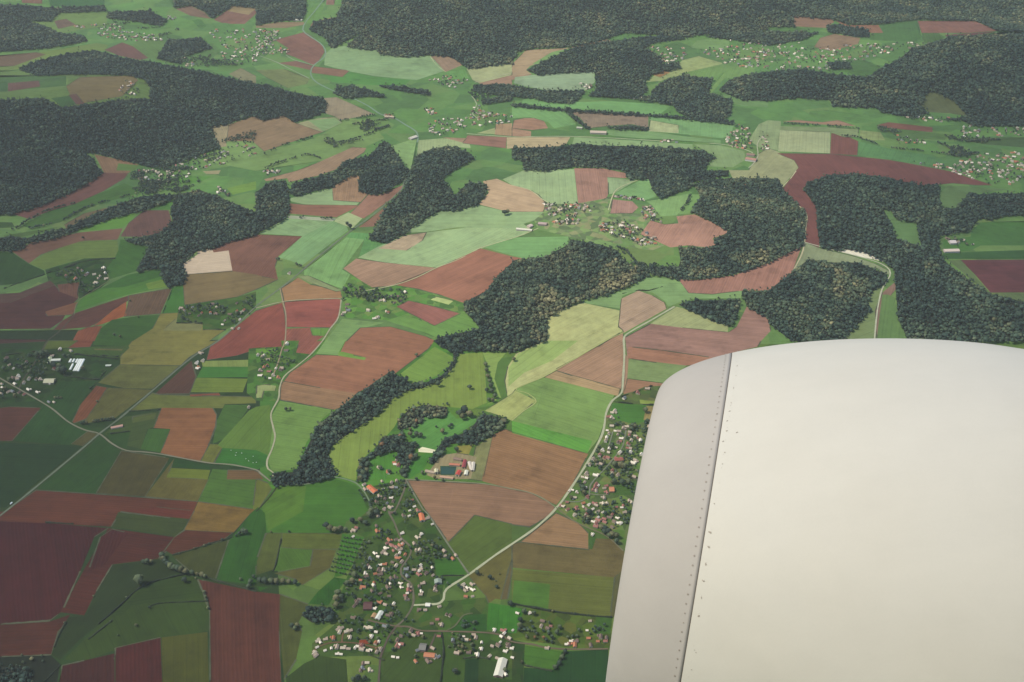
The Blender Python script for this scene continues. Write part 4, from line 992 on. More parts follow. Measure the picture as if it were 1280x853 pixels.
V2 = []; F2 = []
for k, c, pts in polys:
    i0 = len(V2)
    V2 += [Vector(p) for p in pts]
    F2.append(list(range(i0, len(V2))))
y = -148.0
while y < 985:
    st = 3.5 + (y + 150) / 1130 * 11.0
    xs = np.arange(-248, 1530, max(st * 1.6, 9.0))
    for x in xs: V2.append(Vector((float(x + random.uniform(-1.5, 1.5)), float(y + random.uniform(-.6, .6)))))
    y += st
E2 = [(f[i], f[(i + 1) % len(f)]) for f in F2 for i in range(len(f))]
cv, ce, cf, _, _, of = delaunay_2d_cdt(V2, E2, [], 0, 1e-3)
cv = np.array([tuple(v) for v in cv])
P3 = ground(cv[:, 0], cv[:, 1])
CF = np.array([f for f in cf if len(f) == 3])
CC = cv[CF].mean(1)
owner = np.zeros(len(CF), int)
for i in range(1, len(polys)):
    owner[inside(polys[i][2], CC[:, 0], CC[:, 1])] = i
tri = {}
for f, o in zip(CF, owner): tri.setdefault(int(o), []).append([int(q) for q in f])


def soil_word(kind, rgb):
    r, g, b = rgb
    lum = 0.3 * r + 0.59 * g + 0.11 * b
    if kind == 's':
        if r > g * 1.5 and r > 140: return 'orange-brown ploughed field'
        if r > g * 1.48: return 'dark maroon ploughed field' if lum < 75 else 'maroon ploughed field'
        if lum > 118: return 'pale brown ploughed field'
        return 'brown ploughed field' if lum > 75 else 'dark brown ploughed field'
    if kind == 'p': return 'bare pale earth patch'
    if kind == 'v': return 'patch of gardens'
    if kind == 'm': return 'patchwork of small green meadows'
    if kind == 'r': return 'tan rough field' if r >= g else ('pale olive rough field' if lum > 110 else 'olive rough field')
    if r > g * 0.93: return 'olive grass field'
    if lum > 132: return 'pale green grass field'
    return 'mid green grass field' if lum > 95 else ('green grass field' if lum > 72 else 'dark green grass field')


fitems = []; fobjs = []
for idx in sorted(tri):
    k, c, pts = polys[idx]
    fs = tri[idx]
    used = sorted({i for f in fs for i in f}); mp = {i: a for a, i in enumerate(used)}
    nm = 'ground' if idx == 0 else {'s': 'ploughed_field', 'g': 'grass_field', 'r': 'rough_field', 'v': 'garden_ground', 'm': 'meadow_land', 'p': 'bare_ground', 'w': 'forest_floor'}[k]
    o = mesh_obj(nm, P3[used], [[mp[i] for i in f][::-1] if False else [mp[i] for i in f] for f in fs], LAND[k])
    # normals up
    me = o.data
    if me.polygons[0].normal.z < 0: me.flip_normals()
    cx = float(np.mean([p[0] for p in pts])); cy = float(np.mean([p[1] for p in pts]))
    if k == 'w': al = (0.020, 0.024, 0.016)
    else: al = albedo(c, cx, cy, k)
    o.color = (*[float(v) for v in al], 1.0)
    q = ground([p[0] for p in pts], [p[1] for p in pts])
    e = np.roll(q, -1, 0) - q
    j = int(np.argmax((e[:, :2] ** 2).sum(1)))
    o['furrow'] = float(-math.atan2(e[j, 1], e[j, 0])) if k != 'g' or idx % 3 else float(rng.uniform(0, 3))
    o['kind'] = 'structure'
    if idx == 0: tag(o, 'broad green valley land between the fields and woods', 'ground')
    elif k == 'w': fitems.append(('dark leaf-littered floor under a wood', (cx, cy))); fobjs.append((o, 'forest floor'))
    else: fitems.append((soil_word(k, c), (cx, cy))); fobjs.append((o, 'field'))
for (o, cat), lb in zip(fobjs, rank_labels(fitems)): tag(o, lb, cat)
# rough grass verges and furrow headlands along the edges of the fields
VV = []; VF = []
vr = np.random.default_rng(21)
runs = []
for i in range(1, len(polys)):
    k, c, pts = polys[i]
    if k not in 'sr': continue
    for a, b in zip(pts, pts[1:] + pts[:1]):
        a = np.array(a, float); b = np.array(b, float); L = np.linalg.norm(b - a)
        if L < 6 or vr.random() < .35: continue
        nn = np.array([-(b - a)[1], (b - a)[0]]) / L
        m = max(2, int(L / 5)); ts = np.linspace(0, 1, m + 1)
        runs.append((a[None] + (b - a)[None] * ts[:, None], nn, float(vr.uniform(.8, 2.2))))
Qa = np.concatenate([r[0] + r[1] * 1.2 for r in runs]); Qb = np.concatenate([r[0] - r[1] * 1.2 for r in runs])


def owners(q):
    r = np.zeros(len(q), int)
    for i in range(1, len(polys)): r[inside(polys[i][2], q[:, 0], q[:, 1])] = i
    return r


oa, ob = owners(Qa), owners(Qb); isw = np.array([p[0] == 'w' for p in polys])
okall = (oa != ob) & ~isw[oa] & ~isw[ob] & (Qa[:, 0] > 0) & (Qa[:, 0] < 1280) & (Qa[:, 1] > 0) & (Qa[:, 1] < 853)
i0 = 0
for q, nn, wd_ in runs:
    m = len(q); ok = okall[i0:i0 + m]; i0 += m
    g = ground(q[:, 0], q[:, 1]); d = np.gradient(g[:, :2], axis=0); d /= np.linalg.norm(d, axis=1)[:, None] + 1e-9
    last = None
    for j in range(m):
        if not ok[j]:
            last = None; continue
        w_ = wd_ * float(vr.uniform(.5, 1.3)); k0 = len(VV)
        for s_ in (-1, 1):
            x, y = g[j, 0] - d[j, 1] * w_ * s_, g[j, 1] + d[j, 0] * w_ * s_
            VV.append((x, y, float(height(x, y)) + .35))
        if last is not None: VF.append((last, last + 1, k0 + 1, k0))
        last = k0
o = mesh_obj('grass_verge', VV, VF, LAND['r'])
o.color = (0.06, 0.066, 0.034, 1); o['furrow'] = 0.3
tag(o, 'thin strips of rough grass along the field edges', 'verge', kind='stuff')
# one more sheet, far out to the horizon under everything
far_n = 48
ang_ = np.linspace(0, 2 * math.pi, far_n, endpoint=False)
fv = [(0, 4000, -14)] + [(14000 * math.cos(a), 4000 + 14000 * math.sin(a), -14) for a in ang_]
o = mesh_obj('ground', fv, [(0, 1 + i, 1 + (i + 1) % far_n) for i in range(far_n)], LAND['g'])
o.color = (0.06, 0.09, 0.04, 1); o['furrow'] = 0.4
tag(o, 'wide green plain beyond the fields in view', 'ground', kind='structure')


# ------------------------------------------------------------------ roads
def smooth_path(pts, step=4.0):
    P = [np.array(p[:2], float) for p in pts]
    out = []
    for i in range(len(P) - 1):
        p0, p1, p2, p3 = P[max(i - 1, 0)], P[i], P[i + 1], P[min(i + 2, len(P) - 1)]
        n = max(2, int(np.linalg.norm(p2 - p1) / step))
        for t in np.linspace(0, 1, n, endpoint=False):
            out.append(0.5 * (2 * p1 + (p2 - p0) * t + (2 * p0 - 5 * p1 + 4 * p2 - p3) * t * t + (3 * p1 - p0 - 3 * p2 + p3) * t ** 3))
    out.append(P[-1])
    return np.array(out)


ROAD_SEG = []
road_mat, nt_, b_ = new_mat('road_surface'); n_ = N(nt_)
oi_ = n_.node('ShaderNodeObjectInfo'); ge_ = n_.node('ShaderNodeNewGeometry')
f_ = n_.math('ADD', n_.math('MULTIPLY', n_.math('SUBTRACT', n_.noise(ge_.outputs['Position'], 0.06, 4, 0.6), 0.5), 0.6), 1.0)
nt_.links.new(n_.mulc(oi_.outputs['Color'], f_), b_.inputs['Base Color'])
ri = 0
for ln in ROADS.strip().split('\n'):
    h_, w_, c_, body = [x.strip() for x in ln.split('|')]
    nm, lab = h_.split(' ', 1)
    w = float(w_) * 0.8; rgb = tuple(float(v) for v in c_.split(','))
    path = smooth_path(T(body))
    Q = ground(path[:, 0], path[:, 1])
    t = np.gradient(Q[:, :2], axis=0); t /= np.linalg.norm(t, axis=1)[:, None] + 1e-9
    nrm = np.stack([-t[:, 1], t[:, 0]], -1)
    jit = 1 + 0.12 * np.sin(np.arange(len(Q)) * 0.7 + ri)
    vs = []
    for s_ in (-1, 1):
        xy = Q[:, :2] + s_ * nrm * (w * 0.5 * jit)[:, None]
        vs.append(np.column_stack([xy, height(xy[:, 0], xy[:, 1]) + 0.75 + 0.03 * (ri % 7)]))
    m = len(Q)
    V = np.concatenate(vs)
    o = mesh_obj(nm, V, [(i, i + 1, m + i + 1, m + i) for i in range(m - 1)], road_mat)
    if o.data.polygons[0].normal.z < 0: o.data.flip_normals()
    mid = path[len(path) // 2]
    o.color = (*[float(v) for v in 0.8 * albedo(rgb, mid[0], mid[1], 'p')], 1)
    tag(o, lab, 'road' if nm in ('road', 'street') else nm, kind='structure')
    for i in range(m - 1): ROAD_SEG.append((Q[i, 0], Q[i, 1], math.atan2(t[i, 1], t[i, 0])))
    ri += 1
ROAD_SEG = np.array(ROAD_SEG)
# ------------------------------------------------------------------ foliage
def leaf_mat(name, stops, attr=None):
    m, nt, b = new_mat(name); n = N(nt)
    ge = n.node('ShaderNodeNewGeometry'); oi = n.node('ShaderNodeObjectInfo')
    if attr: sel = n.attr(attr, 'INSTANCER').outputs['Fac']
    else: sel = oi.outputs['Random']
    base = n.ramp(sel, stops)
    rnd = ge.outputs['Random Per Island']
    f = n.math('ADD', n.math('MULTIPLY', rnd, 0.34), n.math('ADD', n.math('MULTIPLY', oi.outputs['Random'], 0.5), 0.60))
    nt.links.new(n.mulc(base, f), b.inputs['Base Color'])
    b.inputs['Roughness'].default_value = 0.8
    return m


WOODCOL = [(0.0, (0.0243, 0.0415, 0.0301)), (0.3, (0.041, 0.066, 0.0402)), (0.5, (0.0623, 0.0876, 0.0473)), (0.7, (0.0912, 0.106, 0.053)), (0.86, (0.135, 0.13, 0.06)), (1.0, (0.2, 0.18, 0.085))]
LEAF_WOOD = leaf_mat('wood_leaves', WOODCOL, 'tint')
LEAF_TREE = leaf_mat('tree_leaves', [(0.0, (0.03, 0.046, 0.032)), (0.5, (0.048, 0.068, 0.036)), (0.85, (0.065, 0.080, 0.036)), (1.0, (0.08, 0.09, 0.04))])
LEAF_RUST = leaf_mat('rusty_leaves', [(0.0, (0.13, 0.075, 0.03)), (1.0, (0.19, 0.10, 0.045))])
LEAF_OLIVE = leaf_mat('olive_leaves', [(0.0, (0.075, 0.08, 0.035)), (1.0, (0.12, 0.11, 0.05))])
LEAF_HEDGE = leaf_mat('hedge_leaves', [(0.0, (0.024, 0.034, 0.02)), (1.0, (0.036, 0.046, 0.022))])
BARK = plain_mat('bark', (0.06, 0.05, 0.04))


def crown_geo(r, nleaf, leaf, seed, squash=0.82):
    """an uneven crown: a few lobes filled with leaf clumps, over a smaller dark core"""
    g = np.random.default_rng(seed)
    lobes = [np.array([0, 0, 0.0])] + [np.array([math.cos(a) * 0.42, math.sin(a) * 0.42, g.uniform(-.25, .35)]) for a in g.uniform(0, 6.28, 5)]
    rad = [0.62] + list(g.uniform(0.38, 0.6, 5))
    V = []; F = []
    bm = bmesh.new(); bmesh.ops.create_icosphere(bm, subdivisions=2, radius=1.0)
    ds = g.normal(size=(6, 3)); ds /= np.linalg.norm(ds, axis=1)[:, None]
    for v in bm.verts:
        n = np.array(v.co)
        k = 0.66 + 0.11 * sum(max(0, n @ d) ** 3 for d in ds) + g.uniform(-.07, .07)
        V.append(n * k * r)
    for f in bm.faces: F.append([v.index for v in f.verts])
    bm.free()
    for _ in range(nleaf):
        i = g.integers(0, len(lobes))
        d = g.normal(size=3); d /= np.linalg.norm(d)
        if d[2] < -0.35: d[2] *= -0.6
        c = (lobes[i] + d * rad[i] * g.uniform(0.82, 1.06)) * r
        n = d + g.normal(size=3) * 0.45; n /= np.linalg.norm(n)
        t = np.cross(n, [0.3, 0.2, 1.0]); t /= np.linalg.norm(t); b2 = np.cross(n, t)
        s = leaf * g.uniform(0.6, 1.3)
        k = len(V)
        m = int(g.integers(4, 6)); a0 = g.uniform(0, 6.28)
        for q in range(m):
            a = a0 + q * 6.283 / m
            V.append(c + (t * math.cos(a) + b2 * math.sin(a)) * s * g.uniform(.7, 1.15) + n * g.uniform(-.1, .1) * s)
        F.append(list(range(k, k + m)))
    V = np.array(V); V[:, 2] *= squash
    return V, F


def trunk_geo(h, r0):
    V = []; F = []
    for i, (z, r) in enumerate(((0, r0), (h * .35, r0 * .75), (h, r0 * .45))):
        for a in range(7): V.append((r * math.cos(a * .8976), r * math.sin(a * .8976), z))
    for i in range(2):
        for a in range(7): F.append((i * 7 + a, i * 7 + (a + 1) % 7, i * 7 + 7 + (a + 1) % 7, i * 7 + 7 + a))
    for k in range(3):                       # limbs
        a = k * 2.1 + .4; b = len(V); z0 = h * .7
        d = np.array([math.cos(a), math.sin(a), 1.1]) * h * .55
        for (f, r) in ((0, r0 * .4), (1, r0 * .12)):
            for q in range(4):
                V.append((d[0] * f + r * math.cos(q * 1.57), d[1] * f + r * math.sin(q * 1.57), z0 + d[2] * f))
        for q in range(4): F.append((b + q, b + (q + 1) % 4, b + 4 + (q + 1) % 4, b + 4 + q))
    return V, F


# prototypes for the masses of trees (instanced inside objects of kind stuff)
PROTO = bpy.data.collections.new('tree_kinds')
for k in range(6):
    V, F = crown_geo(5.6, 62, 1.55, 40 + k, (0.95, 0.8, 1.1, 0.85, 1.0, 0.75)[k])
    V = V + np.array([0, 0, 7.6])
    tv, tf = trunk_geo(6.0, 0.35)
    nv = len(V)
    me = bpy.data.meshes.new('tree_kind')
    me.from_pydata([tuple(v) for v in V] + [tuple(v) for v in tv], [], [list(map(int, f)) for f in F] + [[i + nv for i in f] for f in tf])
    me.materials.append(LEAF_WOOD); me.materials.append(BARK)
    me.polygons.foreach_set('material_index', np.array([0] * len(F) + [1] * len(tf), np.int32))
    PROTO.objects.link(bpy.data.objects.new('tree_kind', me))

gn = bpy.data.node_groups.new('plant_trees', 'GeometryNodeTree')
gn.interface.new_socket('Geometry', in_out='INPUT', socket_type='NodeSocketGeometry')
gn.interface.new_socket('Geometry', in_out='OUTPUT', socket_type='NodeSocketGeometry')
gi = gn.nodes.new('NodeGroupInput'); go = gn.nodes.new('NodeGroupOutput')
iop = gn.nodes.new('GeometryNodeInstanceOnPoints'); ci = gn.nodes.new('GeometryNodeCollectionInfo')
ci.inputs['Collection'].default_value = PROTO; ci.inputs['Separate Children'].default_value = True; ci.inputs['Reset Children'].default_value = True
iop.inputs['Pick Instance'].default_value = True


def named(nm, typ):
    a = gn.nodes.new('GeometryNodeInputNamedAttribute'); a.data_type = typ; a.inputs['Name'].default_value = nm
    return a.outputs['Attribute']


gn.links.new(gi.outputs[0], iop.inputs['Points']); gn.links.new(ci.outputs[0], iop.inputs['Instance'])
gn.links.new(named('kind_index', 'INT'), iop.inputs['Instance Index'])
gn.links.new(named('size', 'FLOAT_VECTOR'), iop.inputs['Scale'])
cx_ = gn.nodes.new('ShaderNodeCombineXYZ'); gn.links.new(named('turn', 'FLOAT'), cx_.inputs[2])
try:
    e2r = gn.nodes.new('FunctionNodeEulerToRotation'); gn.links.new(cx_.outputs[0], e2r.inputs[0]); gn.links.new(e2r.outputs[0], iop.inputs['Rotation'])
except Exception:
    gn.links.new(cx_.outputs[0], iop.inputs['Rotation'])
gn.links.new(iop.outputs[0], go.inputs[0])


def tree_mass(name, P, sc, tint, label, cat):
    n = len(P)
    me = bpy.data.meshes.new(name); me.vertices.add(n)
    me.vertices.foreach_set('co', np.asarray(P, np.float32).ravel())
    def at(nm, typ, v):
        a = me.attributes.new(nm, typ, 'POINT')
        a.data.foreach_set('vector' if typ == 'FLOAT_VECTOR' else 'value', np.ascontiguousarray(v).ravel())
    at('kind_index', 'INT', rng.integers(0, 6, n).astype(np.int32))
    s = np.asarray(sc, np.float32)
    at('size', 'FLOAT_VECTOR', np.column_stack([s, s, s ** .6 * rng.uniform(.72, 1.3, n)]).astype(np.float32))
    at('turn', 'FLOAT', rng.uniform(0, 6.28, n).astype(np.float32))
    at('tint', 'FLOAT', np.clip(tint, 0, 1).astype(np.float32))
    o = link(bpy.data.objects.new(name, me))
    md = o.modifiers.new('trees', 'NODES'); md.node_group = gn
    tag(o, label, cat, kind='stuff')
    return o


def vnoise(x, y, s, seed):
    """smooth value noise in numpy, 0..1"""
    g = np.random.default_rng(seed); T_ = g.random((64, 64))
    u = x / s; v = y / s
    i = np.floor(u).astype(int); j = np.floor(v).astype(int); fu = u - i; fv = v - j
    fu = fu * fu * (3 - 2 * fu); fv = fv * fv * (3 - 2 * fv)
    a = T_[i % 64, j % 64]; b = T_[(i + 1) % 64, j % 64]; c = T_[i % 64, (j + 1) % 64]; d = T_[(i + 1) % 64, (j + 1) % 64]
    return (a * (1 - fu) + b * fu) * (1 - fv) + (c * (1 - fu) + d * fu) * fv


def fill(poly, spacing, mid=6.5, holes=(), lim=(-70, 1350, -50, 905)):
    P = ground([p[0] for p in poly], [p[1] for p in poly])
    x0, y0 = P[:, 0].min() - 20, P[:, 1].min() - 20; x1, y1 = P[:, 0].max() + 20, P[:, 1].max() + 20
    gx, gy = np.meshgrid(np.arange(x0, x1, spacing), np.arange(y0, y1, spacing * .9))
    gx = gx + (np.arange(gx.shape[0]) % 2)[:, None] * spacing * .5
    x = gx.ravel() + rng.uniform(-.4, .4, gx.size) * spacing; y = gy.ravel() + rng.uniform(-.4, .4, gx.size) * spacing
    h = height(x, y)
    uv = project(np.stack([x, y, h + mid], -1))
    k = inside(poly, uv[:, 0], uv[:, 1])
    for q in holes: k &= ~inside(q, uv[:, 0], uv[:, 1])
    k &= (uv[:, 0] > lim[0]) & (uv[:, 0] < lim[1]) & (uv[:, 1] > lim[2]) & (uv[:, 1] < lim[3])
    return np.stack([x, y, h], -1)[k], uv[k]


PALE_EDGE = [T(q) for q in ('b2 120,620 150,560 300,640 500,560 640,470 560,580 350,670 240,720 170,760 170,853 90,853 110,700', 'b2 430,500 520,440 620,480 640,540 520,600 440,580',
                            'b2 1080,430 1200,400 1276,400 1276,470 1150,480', 'b2 900,490 1000,480 1050,500 950,545 880,530', 'b3 800,460 860,470 830,520 760,560', 'b3 330,490 520,560 470,640 330,760 250,840 330,620', 'a2 300,790 430,760 420,840 300,840')]
DARK_BITS = [T(q) for q in ('b0 800,480 920,470 925,560 840,580', 'b1 510,20 600,10 740,0 660,100 600,125 510,105', 'a1 0,440 180,460 330,500 310,600 190,612 40,590')]
n_mass = 0
for wi, (lab, spc, rust, outer, holes) in enumerate(woods):
    spc *= 1.14
    P, uv = fill(outer, spc, 7.0, holes)
    if not len(P): continue
    big = vnoise(P[:, 0], P[:, 1], 160, 5 + wi)
    small = vnoise(P[:, 0], P[:, 1], 45, 90 + wi)
    tint = rng.beta(1.5, 3.2, len(P)) * 0.7 + (big - .5) * 0.62 + (small - .5) * 0.42 + (rust - .38) * 0.8  # last term also puts far haze and edge darkening into the leaves
    for q in PALE_EDGE:
        k = inside(q, uv[:, 0], uv[:, 1]); tint[k] += 0.36
    for q in DARK_BITS:
        k = inside(q, uv[:, 0], uv[:, 1]); tint[k] = tint[k] * .25
    if len(P) > 400:                       # rides and small gaps in the canopy
        gap_ = vnoise(P[:, 0], P[:, 1], 38, 400 + wi); keep = gap_ < .93
        P, uv, tint = P[keep], uv[keep], tint[keep]
    sc = rng.lognormal(-.10, .34, len(P)) * spc / 9.9
    # scrub and outliers along the wood's edge
    ring = np.array(outer + outer[:1], float); sc = np.clip(sc, .42, 2.0); ex = []
    for a_, b_ in zip(ring[:-1], ring[1:]):
        for t_ in np.arange(0, 1, 3.0 / (np.linalg.norm(b_ - a_) + 1e-6)):
            if rng.random() < .45:
                q_ = a_ + (b_ - a_) * t_ + rng.normal(size=2) * 1.6
                if -60 < q_[0] < 1340 and -40 < q_[1] < 900: ex.append(q_)
    if ex:
        ex = np.array(ex); PE = ground(ex[:, 0], ex[:, 1])
        P = np.concatenate([P, PE]); sc = np.concatenate([sc, rng.uniform(.3, .75, len(PE))]); tint = np.concatenate([tint, rng.beta(1.6, 2.6, len(PE)) * .9])
    tree_mass('wood', P, np.clip(sc, .42, 2.0), tint, lab, 'wood')
    n_mass += len(P)

# ------------------------------------------------------------------ single trees
CROWN = {}
for k in range(4):
    for mn, mm in (('dark', LEAF_TREE), ('rust', LEAF_RUST), ('olive', LEAF_OLIVE)):
        V, F = crown_geo(1.0, 260, 0.155, 70 + k, (0.98, 0.85, 1.15, 0.9)[k])
        V = V + np.array([0, 0, 1.25])
        me = bpy.data.meshes.new('crown'); me.from_pydata([tuple(v) for v in V], [], [list(map(int, f)) for f in F]); me.materials.append(mm)
        CROWN[mn, k] = me
tv, tf = trunk_geo(1.0, 0.085)
TRUNK = bpy.data.meshes.new('trunk'); TRUNK.from_pydata([tuple(v) for v in tv], [], tf); TRUNK.materials.append(BARK)

tree_list = []           # px, py, crown width px, kind
for t in T(TREES):
    tree_list.append((t[0], t[1], float(t[2]), rng.choice(['dark', 'dark', 'dark', 'olive'])))
for t in T('ea 610,275,6 ea 640,380,6 ea 480,530,6 ea 580,455,5 ea 300,610,7 ea 590,740,8'):
    tree_list.append((t[0], t[1], float(t[2]), 'rust'))
# orchard rows beside the village
for i in range(7):
    for j in range(9):
        p = T('d1 %f,%f' % (440 + i * 16 - j * 9 + random.uniform(-3, 3), 130 + j * 21 + i * 3 + random.uniform(-3, 3)))[0]
        tree_list.append((p[0], p[1], 3.0, 'orchard'))
VILLAGE_ZONES = ['c1 510,740 750,690 d1 850,0 900,120 960,190 1000,230 890,240 900,320 940,340 1030,380 1040,480 1150,590 1276,610 1276,800 1180,740 1030,740 920,640 740,620 700,690 490,690 400,560 390,500 450,340 540,130 470,100 520,30 560,0',
                 'c2 470,380 590,412 690,400 640,640 600,853 d2 540,170 490,130 350,70 230,0 c2 215,830 250,800 350,650 420,530 455,450',
                 'e7 0,300 200,130 380,90 500,110 480,300 330,330 330,420 400,480 300,520 150,540 0,540', 'b0 890,680 1060,652 1180,640 1276,620 1276,690 1190,760 1100,790 1010,795 1010,760 890,755',
                 'b0 260,520 420,470 540,480 540,545 490,580 395,630 390,560 290,575', 'c1 0,50 110,30 200,40 200,90 130,200 0,180', 'b1 430,600 480,560 570,590 720,590 760,620 700,700 660,750 560,750 430,730', 'd2 120,500 200,520 200,650 20,650 20,600', 'd2 260,610 480,560 480,690 260,690']
ROADKD = ROAD_SEG[:, :2]
house_list = [(h[0], h[1], h[2]) for h in T(HOUSES)]
HG = ground([h[0] for h in house_list], [h[1] for h in house_list])
gt_P = []
for zi, z in enumerate(VILLAGE_ZONES):
    poly = T(z)
    P, uv = fill(poly, 11.0, 5.0)
    dn = vnoise(P[:, 0], P[:, 1], 55, 300 + zi)
    for p, q, d in zip(P, uv, dn):
        if d < 0.46 or rng.random() < .38: continue
        if ((HG[:, :2] - p[:2]) ** 2).sum(1).min() < 8.5 ** 2: continue
        if ((ROADKD - p[:2]) ** 2).sum(1).min() < 8.0 ** 2: continue
        if q[0] > 840 and q[1] > 430: continue
        gt_P.append((p, q))
cap = 362
order = sorted(range(len(tree_list)), key=lambda i: -tree_list[i][2])
single = order[:]
gt_P.sort(key=lambda a: -a[1][1])
room = max(0, cap - len(single))
near_g = gt_P[:room]; far_g = gt_P[room:]
all_trees = []
for i in single:
    x, y, w, k = tree_list[i]
    p0 = G(x, y); zc = (p0 - CAM) @ FW
    W = w * zc / FOC
    p = G(x, y + 0.62 * w * 0.5)
    all_trees.append((p, W, k, (x, y)))
for p, q in near_g:
    all_trees.append((p, float(rng.uniform(5.5, 10.5)), str(rng.choice(['dark', 'dark', 'dark', 'dark', 'olive', 'rust'])), (q[0], q[1])))
items = []; tob = []
for p, W, k, q in all_trees:
    orch = k == 'orchard'
    kk = 'dark' if orch else k
    r = W / 2 / 0.98
    e = empty('orchard_tree' if orch else 'tree', p, float(rng.uniform(0, 6.28)), (r, r, r * float(rng.uniform(.9, 1.1))))
    c = link(bpy.data.objects.new('crown', CROWN[kk, int(rng.integers(0, 4))])); c.parent = e
    if not orch:
        t = link(bpy.data.objects.new('trunk', TRUNK)); t.parent = e
    size = 'tiny ' if W < 5 else ('small ' if W < 8 else ('large ' if W > 14 else ''))
    ph = 'small orchard tree in a row' if orch else size + {'dark': 'dark green round tree', 'rust': 'rusty autumn tree', 'olive': 'olive leaved tree'}[k]
    items.append((ph, q)); tob.append((e, orch))
for (e, orch), lb in zip(tob, rank_labels(items)):
    tag(e, lb, 'tree', 'orchard trees in rows by the lower village' if orch else 'single trees of the hedges and gardens')
# the other trees of gardens and far villages, past the three hundred nearest
FP = [p for p, q in far_g]; FT = list(rng.beta(1.5, 3, len(FP))); FS = list(rng.uniform(.5, .95, len(FP)))
FARH = []
for ln in FAR_VILLAGES.strip().split('\n'):
    h_, body = ln.split('|'); nh, ntree = [int(v) for v in h_.split()]
    poly = push(T(body), 40)
    for cnt, dst in ((nh, 0), (ntree, 1)):
        xs = np.array([p[0] for p in poly]); ys = np.array([p[1] for p in poly]); got = 0; tries = 0
        cl = np.random.default_rng(len(FARH) + cnt)
        while got < cnt and tries < 4000:
            tries += 1
            x = cl.uniform(xs.min(), xs.max()); y = cl.uniform(ys.min(), ys.max())
            if not inside(poly, np.array([x]), np.array([y]))[0]: continue
            g = G(x, y)
            if nh == 0 and vnoise(np.array([g[0]]), np.array([g[1]]), 75, 777)[0] < .52: continue
            if dst == 0: FARH.append(g)
            else:
                FP.append(g); FT.append(cl.beta(1.4, 3)); FS.append(cl.uniform(.5, .95))
            got += 1
            if nh == 0 and dst == 1 and got % 9 == 0:                 # a row of trees along some meadow's edge
                a = cl.choice([0.35, 0.35, 1.9]) + cl.normal() * .12; q = g.copy()
                for _ in range(int(cl.integers(8, 22))):
                    q = q + np.array([math.cos(a), math.sin(a), 0]) * 7.5; a += cl.normal() * .05
                    q[2] = float(height(q[0], q[1]))
                    uvq = project(q)
                    if not inside(poly, np.array([uvq[0]]), np.array([uvq[1]]))[0]: break
                    if cl.random() < .85: FP.append(q + np.array([cl.normal(), cl.normal(), 0])); FT.append(cl.beta(1.4, 3)); FS.append(cl.uniform(.5, .9))
for ln in HEDGES.strip().split('\n'):
    h_, body = ln.split('|'); pts = T(body)
    if np.mean([p[1] for p in pts]) > 330: continue
    pp = smooth_path(pts, 2.0); Q = ground(pp[:, 0], pp[:, 1]); L = np.concatenate([[0], np.cumsum(np.linalg.norm(np.diff(Q[:, :2], axis=0), axis=1))])
    for d_ in np.arange(0, L[-1], 6.5):
        if vnoise(np.array([d_]), np.array([L[-1]]), 30, 55)[0] < .33: continue
        q = np.array([np.interp(d_, L, Q[:, i]) for i in range(3)]) + np.array([rng.normal() * 2, rng.normal() * 2, 0])
        FP.append(q); FT.append(rng.beta(1.4, 3)); FS.append(rng.uniform(.55, 1.0))
tree_mass('garden_trees', np.array(FP), np.array(FS), np.array(FT), 'scattered garden and meadow trees of the villages and the valley, too many to count', 'garden trees')
n_mass += len(FP)


# ------------------------------------------------------------------ hedges
def hedge(path, w, hgt, label, seed):
    g = np.random.default_rng(seed)
    pp = smooth_path(path, 2.0)
    Q = ground(pp[:, 0], pp[:, 1])
    V = []; F = []
    t = np.gradient(Q[:, :2], axis=0); t /= np.linalg.norm(t, axis=1)[:, None] + 1e-9
    nr = np.stack([-t[:, 1], t[:, 0]], -1)
    o0 = Q[len(Q) // 2].copy()
    kn = np.interp(np.arange(len(Q)), np.arange(0, len(Q) + 6, 3), g.random(len(np.arange(0, len(Q) + 6, 3))))
    up = np.clip((kn - .22) * 1.9, 0, 1.25) if Q[:, 1].mean() > 2600 else np.clip(.35 + kn * .9, 0, 1.3)
    # dark core
    for i in range(len(Q)):
        ww = w * g.uniform(.3, .48) * (.3 + .8 * up[i]); hh = hgt * g.uniform(.6, .9) * up[i] - .4
        for s_, z in ((-1, -0.5), (-.7, hh), (.7, hh), (1, -0.5)):
            V.append(np.array([*(Q[i, :2] + nr[i] * s_ * ww), Q[i, 2] + z]) - o0)
    for i in range(len(Q) - 1):
        for a in range(3): F.append([4 * i + a, 4 * i + a + 1, 4 * i + a + 5, 4 * i + a + 4])
    L = np.linalg.norm(np.diff(Q[:, :2], axis=0), axis=1).sum()
    nl = int(min(1800, L * 3.2))
    for _ in range(nl):
        u = g.uniform(0, len(Q) - 1.001); i = int(u); f = u - i
        q = Q[i] * (1 - f) + Q[i + 1] * f
        bump = float(up[i]) * g.uniform(.8, 1.15)
        if bump < .12: continue
        a = g.uniform(0, math.pi)
        off = math.cos(a) * w * .5 * (.4 + .7 * bump); z = math.sin(a) * hgt * bump
        c = np.array([*(q[:2] + nr[i] * off), q[2] + max(z, .3)]) - o0
        n = np.array([nr[i][0] * math.cos(a), nr[i][1] * math.cos(a), math.sin(a) + .3]) + g.normal(size=3) * .4; n /= np.linalg.norm(n)
        tt = np.cross(n, [.3, .2, 1]); tt /= np.linalg.norm(tt); bb = np.cross(n, tt); s = g.uniform(.5, 1.25)
        k = len(V)
        for m_ in range(4):
            an = m_ * 1.57 + g.uniform(0, .5); V.append(c + (tt * math.cos(an) + bb * math.sin(an)) * s)
        F.append([k, k + 1, k + 2, k + 3])
    o = mesh_obj('hedge', V, F, LEAF_HEDGE)
    o.location = tuple(map(float, o0))
    return tag(o, label, 'hedge', 'hedges between the fields')


